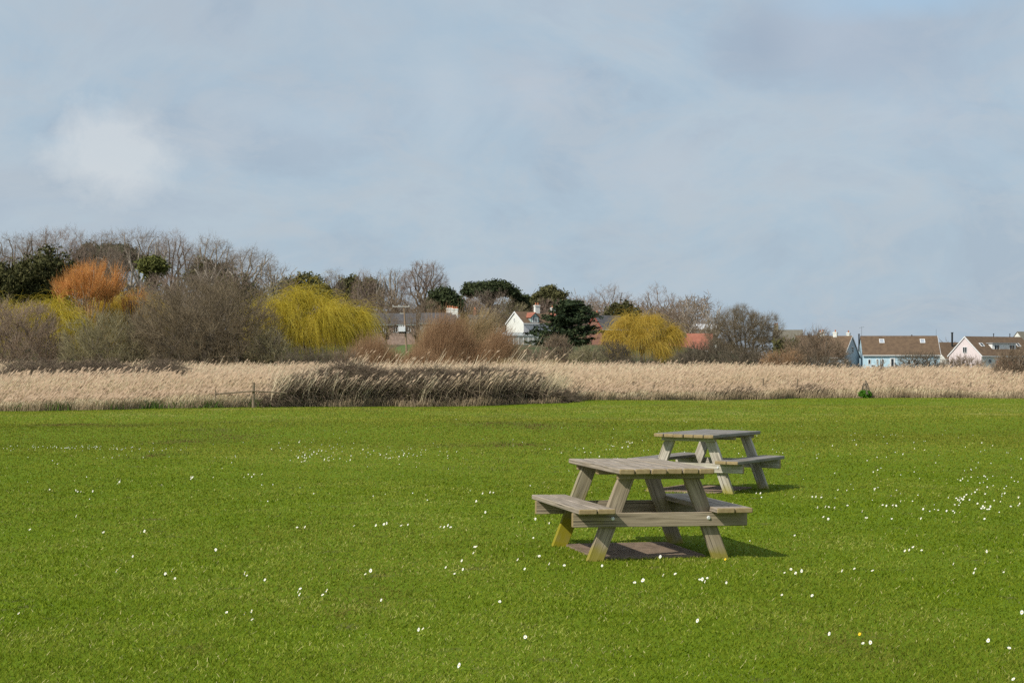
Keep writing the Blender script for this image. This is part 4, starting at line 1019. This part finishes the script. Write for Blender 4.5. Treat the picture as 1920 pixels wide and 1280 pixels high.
def skylight(rf, x, t, Wd, eave, ridge, w_=1.0, h_=1.1):
    sl = math.atan2(ridge - eave, Wd / 2); y = -Wd / 2 * (1 - t); z = eave + (ridge - eave) * t + .24
    M = Matrix.Translation((x, y, z)) @ Matrix.Rotation(sl, 4, 'X')
    f = MB().box(-w_ / 2, w_ / 2, -h_ / 2, -h_ / 2 + .1, -.05, .06, M=M).box(-w_ / 2, w_ / 2, h_ / 2 - .1, h_ / 2, -.05, .06, M=M).box(-w_ / 2, -w_ / 2 + .1, -h_ / 2 + .1, h_ / 2 - .1, -.05, .058, M=M).box(w_ / 2 - .1, w_ / 2, -h_ / 2 + .1, h_ / 2 - .1, -.05, .058, M=M).build('skylight', FRM, rf)
    return f, M, w_, h_

# B: long brown roofed house with pale blue wall
def zfor(py, d): return Zr(py, d)
dB = 340; zB = zfor(690, dB)
Lb, Wb, eB, rB = 14.6, 8.2, 2.65, 6.15
hB_, rfB = gabled('bungalow', 1685, dB + 4, Lb, Wb, eB, rB, -.09, WB, RB, 'long brown tiled bungalow with pale blue front wall and two skylights', zB)
bargeboards(hB_, 1, Lb, Wb, eB, rB)
for (x, w_, h_, zc) in ((-6.1, .55, .95, 1.25), (-4.6, .45, .45, 1.5), (-3.6, .45, .45, 1.5), (1.5, .5, 1.0, 1.2), (2.5, .5, 1.0, 1.2)):
    window(hB_, FM(x, -Wb / 2 - .02, zc), w_, h_, 0)
window(hB_, FM(-5.4, -Wb / 2 - .02, .35), .8, .7, 1)
MB().box(-2.2, -1.2, -Wb / 2 - .07, -Wb / 2 + .01, 0, 1.95).box(-1.95, -1.5, -Wb / 2 - .1, -Wb / 2 - .06, .2, 1.8, mi=1).build('door', [FRM, GL], hB_)
for x in (-3.4, 4.4):
    f, M, a, b_ = skylight(rfB, x, .68, Wb, eB, rB, .95, 1.2); MB().box(-a / 2 + .09, a / 2 - .09, -b_ / 2 + .09, b_ / 2 - .09, -.04, .02, M=M).build('pane', plain('sky_pane', (.35, .38, .42), .1), rfB)
flue(rfB, -7.55, 1.0, 3.2, 6.6); flue(rfB, 2.6, .6, 5.4, 6.4, .09)
ab = MB(); ab.tube((-7.1, .3, 5.6), (-7.1, .3, 8.1), .025, .02, 6).tube((-7.6, .3, 7.9), (-6.6, .3, 8.05), .02, .02, 5)
for k in range(6): ab.tube((-7.5 + k * .17, .05, 7.92 + k * .025), (-7.5 + k * .17, .55, 7.92 + k * .025), .012, .012, 4)
ab.build('aerial', BLK, rfB)
MB().tube((7.25, .3, 5.6), (7.25, .3, 7.6), .025, .015, 5).build('aerial', BLK, rfB)
# A: house with pale blue gable, left of B
La, Wa, eA, rA = 10.5, 8.4, 2.2, 6.1
hA_, rfA = gabled('bungalow', 1549, dB + 3, La, Wa, eA, rA, -.55, WGB, RB, 'brown roofed bungalow with a pale grey-blue gable behind the thorny bush', zB)
bargeboards(hA_, 1, La, Wa, eA, rA)
window(hA_, GM(1, La / 2 + .03, .2, 3.55), 1.25, 1.2, 1)
for (x, y) in ((-1.2, .0), (1.9, .0)): chimney(rfA, x, y, 5.3, 7.0, .75, WW, 1)
chimney(rfA, 4.0, 1.5, 4.6, 6.9, .6, WW, 1)
# C: pale pink house at right
Lc, Wc, eC, rC = 15.5, 8.6, 2.6, 6.2
zC = zfor(691, 345)
hC_, rfC = gabled('bungalow', 1862, 350, Lc, Wc, eC, rC, .55, WW, RB, 'brown roofed bungalow with a pale pink gable and a wide white dormer at the right', zC, gwall=WP)
bargeboards(hC_, -1, Lc, Wc, eC, rC)
window(hC_, GM(-1, -Lc / 2 - .03, 0, 3.7), 1.15, 1.2, 1)
# wide flat dormer
dm = MB(); dx0, dx1 = -3.4, 3.2
dm.box(dx0, dx1, -3.0, -.9, 3.45, 4.95); dr = dm.build('dormer', FRM, rfC)
MB().box(dx0 - .2, dx1 + .2, -3.25, -.6, 4.953, 5.10).build('dormer_roof', plain('lead_flat', (.32, .32, .32), .7), rfC)
for x in (-2.2, 2.0): window(rfC, FM(x, -3.02, 4.2), 1.5, 1.05, 1)
for x in (-5.3, 4.9):
    f, M, a, b_ = skylight(rfC, x, .52, Wc, eC, rC, .9, 1.0); MB().box(-a / 2 + .09, a / 2 - .09, -b_ / 2 + .09, b_ / 2 - .09, -.04, .02, M=M).build('pane', GL, rfC)
for (x, w_, h_, zc) in ((-5.5, .9, .8, 1.5), (-1.2, .6, 1.6, 1.1), (-.4, .6, 1.6, 1.1), (5.6, .9, .8, 1.5)): window(hC_, FM(x, -Wc / 2 - .02, zc), w_, h_, 1 if w_ > .7 else 0)
flue(rfC, 1.0, .8, 5.4, 6.9, .08); flue(rfC, 5.6, .8, 5.4, 6.9, .08)
sh = empty('garden_shed', (X(1889, 330), 330, zfor(692, 330)), .1, 'red-brown wooden garden shed in front of the pale pink bungalow', 'shed')
MB().box(-1.8, 1.8, -1, 1, -.5, 1.7).build('wall', plain('shed_boards', (.17, .075, .05), .85, .25, 3), sh)
MB().add([(-1.95, -1.2, 1.72), (1.95, -1.2, 1.72), (1.95, 1.2, 2.05), (-1.95, 1.2, 2.05), (-1.95, -1.2, 1.8), (1.95, -1.2, 1.8), (1.95, 1.2, 2.13), (-1.95, 1.2, 2.13)], [(3, 2, 1, 0), (4, 5, 6, 7), (0, 1, 5, 4), (1, 2, 6, 5), (2, 3, 7, 6), (3, 0, 4, 7)]).build('roof', RB, sh)
# roofs behind
h, rf = gabled('bungalow', 1782, 385, 11, 9, 2.2, 5.6, .5, WW, RB, 'plain brown roof with a black flue showing between the blue and the pink bungalow', zfor(691, 385)); flue(rf, -.6, -1.2, 4.5, 7.8, .2)
gabled('house', 1945, 430, 12, 9, 5.0, 9.0, .4, WW, RG, 'mossy grey roof rising behind the pink bungalow at the right edge', zfor(692, 430))
h, rf = gabled('house', 1477, 400, 6.5, 7, 5.3, 8.3, -.15, WGY, RG, 'mossy grey roofed house with a cream chimney left of the bungalows', zfor(688, 400)); chimney(rf, -2.6, 0, 7.6, 9.6, .9, plain('cream', (.62, .55, .36)), 2)
h, rf = gabled('bungalow', 1522, 395, 7, 8, 2.4, 6.8, -.2, WW, RB, 'brown hipped roof with a white wall peeping out left of the thorny bush', zfor(687, 395)); chimney(rf, 2.4, 0, 6.2, 7.9, .8, WW, 1); 
# white villa
dV = 330; xV = 1012; zV = gz(X(xV, dV), dV)
zV = Zr(650, dV) - .3
Lv, Wv, eV, rV = 8.6, 6.4, 4.6, 6.7
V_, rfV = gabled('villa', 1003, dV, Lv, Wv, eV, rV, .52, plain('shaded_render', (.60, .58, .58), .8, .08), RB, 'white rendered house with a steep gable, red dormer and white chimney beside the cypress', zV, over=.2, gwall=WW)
bargeboards(V_, -1, Lv, Wv, eV, rV, .2)
window(V_, GM(-1, -Lv / 2 - .03, .2, 5.3), .35, .7, 0)
for x in (-1.9, 3.0):
    db = MB(); db.box(x - .85, x + .85, -Wv / 2 - .05, -.9, 4.5, 5.75)
    db.add([(x - .85, -Wv / 2 - .05, 5.75), (x + .85, -Wv / 2 - .05, 5.75), (x, -Wv / 2 - .05, 6.5), (x - .85, -.5, 5.75), (x + .85, -.5, 5.75), (x, -.5, 6.5)], [(0, 1, 2), (5, 4, 3)])
    dd = db.build('dormer', DKG, rfV)
    q = MB()
    for s in (-1, 1):
        a = [(x + s * 1.05, -Wv / 2 - .25, 5.62), (x, -Wv / 2 - .25, 6.55), (x, -.4, 6.55), (x + s * 1.05, -.4, 5.62)]
        vs = a + [(p_[0], p_[1], p_[2] + .1) for p_ in a]; q.add(vs, [(0, 1, 2, 3), (7, 6, 5, 4), (0, 4, 5, 1), (1, 5, 6, 2), (2, 6, 7, 3), (3, 7, 4, 0)])
    q.build('dormer_roof', RR_, rfV)
    window(rfV, FM(x, -Wv / 2 - .07, 5.2), 1.1, .95, 2)
chimney(rfV, .3, -.2, 6.2, 8.1, 1.0, WW, 2); chimney(rfV, 4.0, 0, 6.2, 7.7, .8, WW, 2)
window(V_, FM(-1.6, -Wv / 2 - .02, 3.0), .9, 1.4, 1); window(V_, FM(1.8, -Wv / 2 - .02, 3.0), .9, 1.4, 1)
vr = empty('veranda', (X(999, 322), 322, Zr(652, 322)), .06, 'low glazed white veranda in front of the white house', 'veranda')
vb = MB(); vb.box(-5.4, 5.4, -1.3, -1.2, 1.95, 2.15).box(-5.4, 5.4, -1.3, -1.2, .0, .35)
for k in range(13): vb.box(-5.4 + k * .885, -5.3 + k * .885, -1.32, -1.18, .351, 1.949)
vb.build('frame', FRM, vr)
MB().box(-5.3, 5.3, -1.26, -1.24, .351, 1.949).build('pane', plain('dusty_glass', (.30, .30, .27), .3, .3, 1.5), vr)
MB().add([(-5.6, -1.5, 2.16), (5.6, -1.5, 2.16), (5.6, 2.4, 2.8), (-5.6, 2.4, 2.8), (-5.6, -1.5, 2.24), (5.6, -1.5, 2.24), (5.6, 2.4, 2.88), (-5.6, 2.4, 2.88)], [(3, 2, 1, 0), (4, 5, 6, 7), (0, 1, 5, 4), (1, 2, 6, 5), (2, 3, 7, 6), (3, 0, 4, 7)]).build('roof', plain('veranda_roof', (.34, .36, .35), .5), vr)
MB().box(4.3, 5.38, -1.18, 2.2, -1.5, 1.94).box(-5.38, 4.3, 2.0, 2.2, -1.5, 2.5).build('wall', WW, vr)
# slate cottages
h, rf = gabled('cottage', 738, 335, 8.2, 6, 2.6, 4.6, .05, plain('brick_stone', (.34, .25, .20), .9, .3, 2), RS, 'long low slate roofed cottage with white windows behind the utility pole', Zr(634, 335))
for (x, w_) in ((-2.9, 1.3), (-1.5, .8), (.4, .9), (2.6, 1.3)): window(h, FM(x, -3.02, 1.55), w_, 1.1, 2 if w_ > 1 else 1)
h, rf = gabled('cottage', 823, 330, 6.4, 6, 3.2, 5.0, -.12, WGY, RS, 'grey stone cottage with slate roof and two white chimneys with orange pots', Zr(638, 330))
chimney(rf, 1.9, 1.4, 4.2, 6.1, 1.3, WW, 3); chimney(rf, 3.1, -.3, 4.0, 5.9, 1.1, WW, 3)
window(h, FM(1.9, -3.02, 2.3), 1.0, 1.4, 1); window(h, FM(2.4, -3.02, .2), .7, .9, 0)
h, rf = gabled('cottage', 885, 352, 5.5, 6, 3.2, 5.0, -.1, WGY, RS, 'slate roof with an orange chimney half hidden behind the osier mound', Zr(638, 352)); chimney(rf, .6, 0, 4.6, 6.2, .6, WBR, 1)
# brick gable and red roofs
h, rf = gabled('house', 1138, 312, 5.5, 4.4, 3.2, 5.4, .6, WBR, RS, 'small red brick gabled building with slate roof between the cypress and the golden willow', Zr(650, 312))
bargeboards(h, -1, 5.5, 4.4, 3.2, 5.4, .3, plain('red_barge', (.30, .06, .04))); chimney(rf, -2.2, 0, 5.2, 6.0, .5, WBR, 1)
gabled('barn', 1292, 300, 6.6, 6, 1.3, 3.3, -.12, plain('barn_wall', (.35, .28, .22)), RR_, 'red tiled low building beside the golden willow', Zr(671, 300))
gabled('barn', 1312, 312, 4.4, 6, 2.0, 4.1, -.12, WBR, RR_, 'second higher red tiled roof behind the low red roofed building', Zr(670, 312))
h, rf = gabled('house', 1318, 400, 6.2, 6, 4.6, 5.6, -.1, WW, plain('white_flat_roof', (.6, .6, .6)), 'white building glimpsed through bare branches above the red roofs', Zr(655, 400))
for x in (-2, 0, 2): window(h, FM(x, -3.02, 3.7), 1.1, 1.0, 1)

# ------------------------------------------------------------------ utility pole, wire, fence posts
pole = empty('utility_pole', (X(761, 255), 255, gz(X(761, 255), 255)), 0, 'wooden utility pole with crossarm and white transformer box in front of the cottages', 'utility pole')
MPOLE = plain('pole_timber', (.27, .19, .125), .9, .25, 4)
zt = Zr(572, 255) - pole.location.z
def zl(py): return Zr(py, 255) - pole.location.z
MB().tube((.15, 0, -.3), (-.28, 0, zt), .16, .11, 10).build('pole', MPOLE, pole, smooth=False)
MB().box(-1.9, .55, -.18, -.06, zl(575.5), zl(574)).box(-.9, -.1, .12, .2, zl(588), zl(586.5)).build('crossarm', plain('arm_timber', (.45, .43, .38)), pole)
tb = MB(); tb.box(-1.05, -.05, -.75, -.2, zl(621.5), zl(612.5)); tx = tb.build('transformer', plain('transformer_paint', (.66, .68, .70), .5, .04), pole)
for k in range(4): MB().tube((-.95 + k * .27, -.48, zl(612.6)), (-.95 + k * .27, -.48, zl(609.8)), .06, .04, 6).build('insulator', FRM, tx)
MB().box(-1.0, .1, -.18, -.13, zl(625), zl(622)).build('bracket', BLK, pole)
for x in (-1.85, -1.0, .45): MB().tube((x, -.12, zl(574)), (x, -.12, zl(571.5)), .05, .035, 6).build('insulator', FRM, pole)
pts = []; xa, za = X(757, 255) - 1.7, Zr(572, 255)
for k in range(41):
    t = k / 40; x = xa + (X(-120, 215) - xa) * t; y = 255 + (215 - 255) * t; pts.append((x, y, za + (Zr(578, 215) - za) * t - 4 * 1.35 * t * (1 - t)))
P = np.array(pts); V, Fc, v = segs(P[:-1], P[1:], .022, .022)
tag(fast('power_line', V, Fc, BLK), 'thin dark overhead wire running left from the utility pole across the yellow willow', 'wire')

PW = plain('fence_post_timber', (.20, .15, .10), .9, .3, 8)
def post(px, py0, py1, label, r=.035, ahead=None, name='fence_post', leanx=0):
    d = ahead or float(edge_y(X(px, 84))) + 1.1; x = X(px, d); zt_ = Zr(py0, d)
    mb = MB(); mb.tube((0, 0, -.3), (leanx, 0, zt_ - .03), r * 1.1, r, 8).tube((leanx, 0, zt_ - .03), (leanx, 0, zt_), r, r * .6, 8)
    o = mb.build(name, PW, loc=(x, d, 0)); return tag(o, label, 'fence post', 'thin fence posts among the reeds')
for (px, py, lb) in ((1080, 721, 'thin fence post just right of the bramble hedge'), (1147, 728, 'thin fence post below the cypress, second right of the bramble hedge'), (1188, 719, 'thin fence post below the golden willow left half'), (1226, 720, 'thin fence post below the golden willow right half'),
                     (1299, 719, 'thin fence post below the red roofs'), (1431, 709, 'taller fence post below the right side of the thorn tree'), (1491, 711, 'fence post below the thorny bush in front of the houses'), (1699, 717, 'dark fence post below the long brown roof'), (1734, 728, 'short leaning fence post below the right end of the brown roof'), (1820, 716, 'fence post below the pale pink gable')):
    post(px, py, 0, lb, leanx=.12 if px in (1734, 1491) else 0.0)
# leaning rail fence in front of the brambles on the left
fd = float(edge_y(X(405, 66))) - .05
rf_ = empty('rail_fence', (X(404, fd), fd, 0), 0, 'old leaning wooden rail fence at the left end of the bramble hedge', 'fence')
x1 = X(474, fd) - X(404, fd); z1 = Zr(731, fd); z2 = Zr(717, fd)
MB().tube((0, 0, -.3), (0, 0, z1), .03, .027, 8).build('post', PW, rf_)
MB().tube((x1, .1, -.3), (x1 + .02, .1, z2), .06, .05, 8).build('post', PW, rf_)
x3 = X(535, fd) - X(404, fd)
MB().tube((.0, -.03, Zr(738.5, fd)), (x1, .02, Zr(733, fd)), .032, .028, 6).tube((x1, .02, Zr(733, fd)), (x3, .5, Zr(737, fd)), .028, .025, 6).build('rail', PW, rf_)
print('objects', len(S.objects))
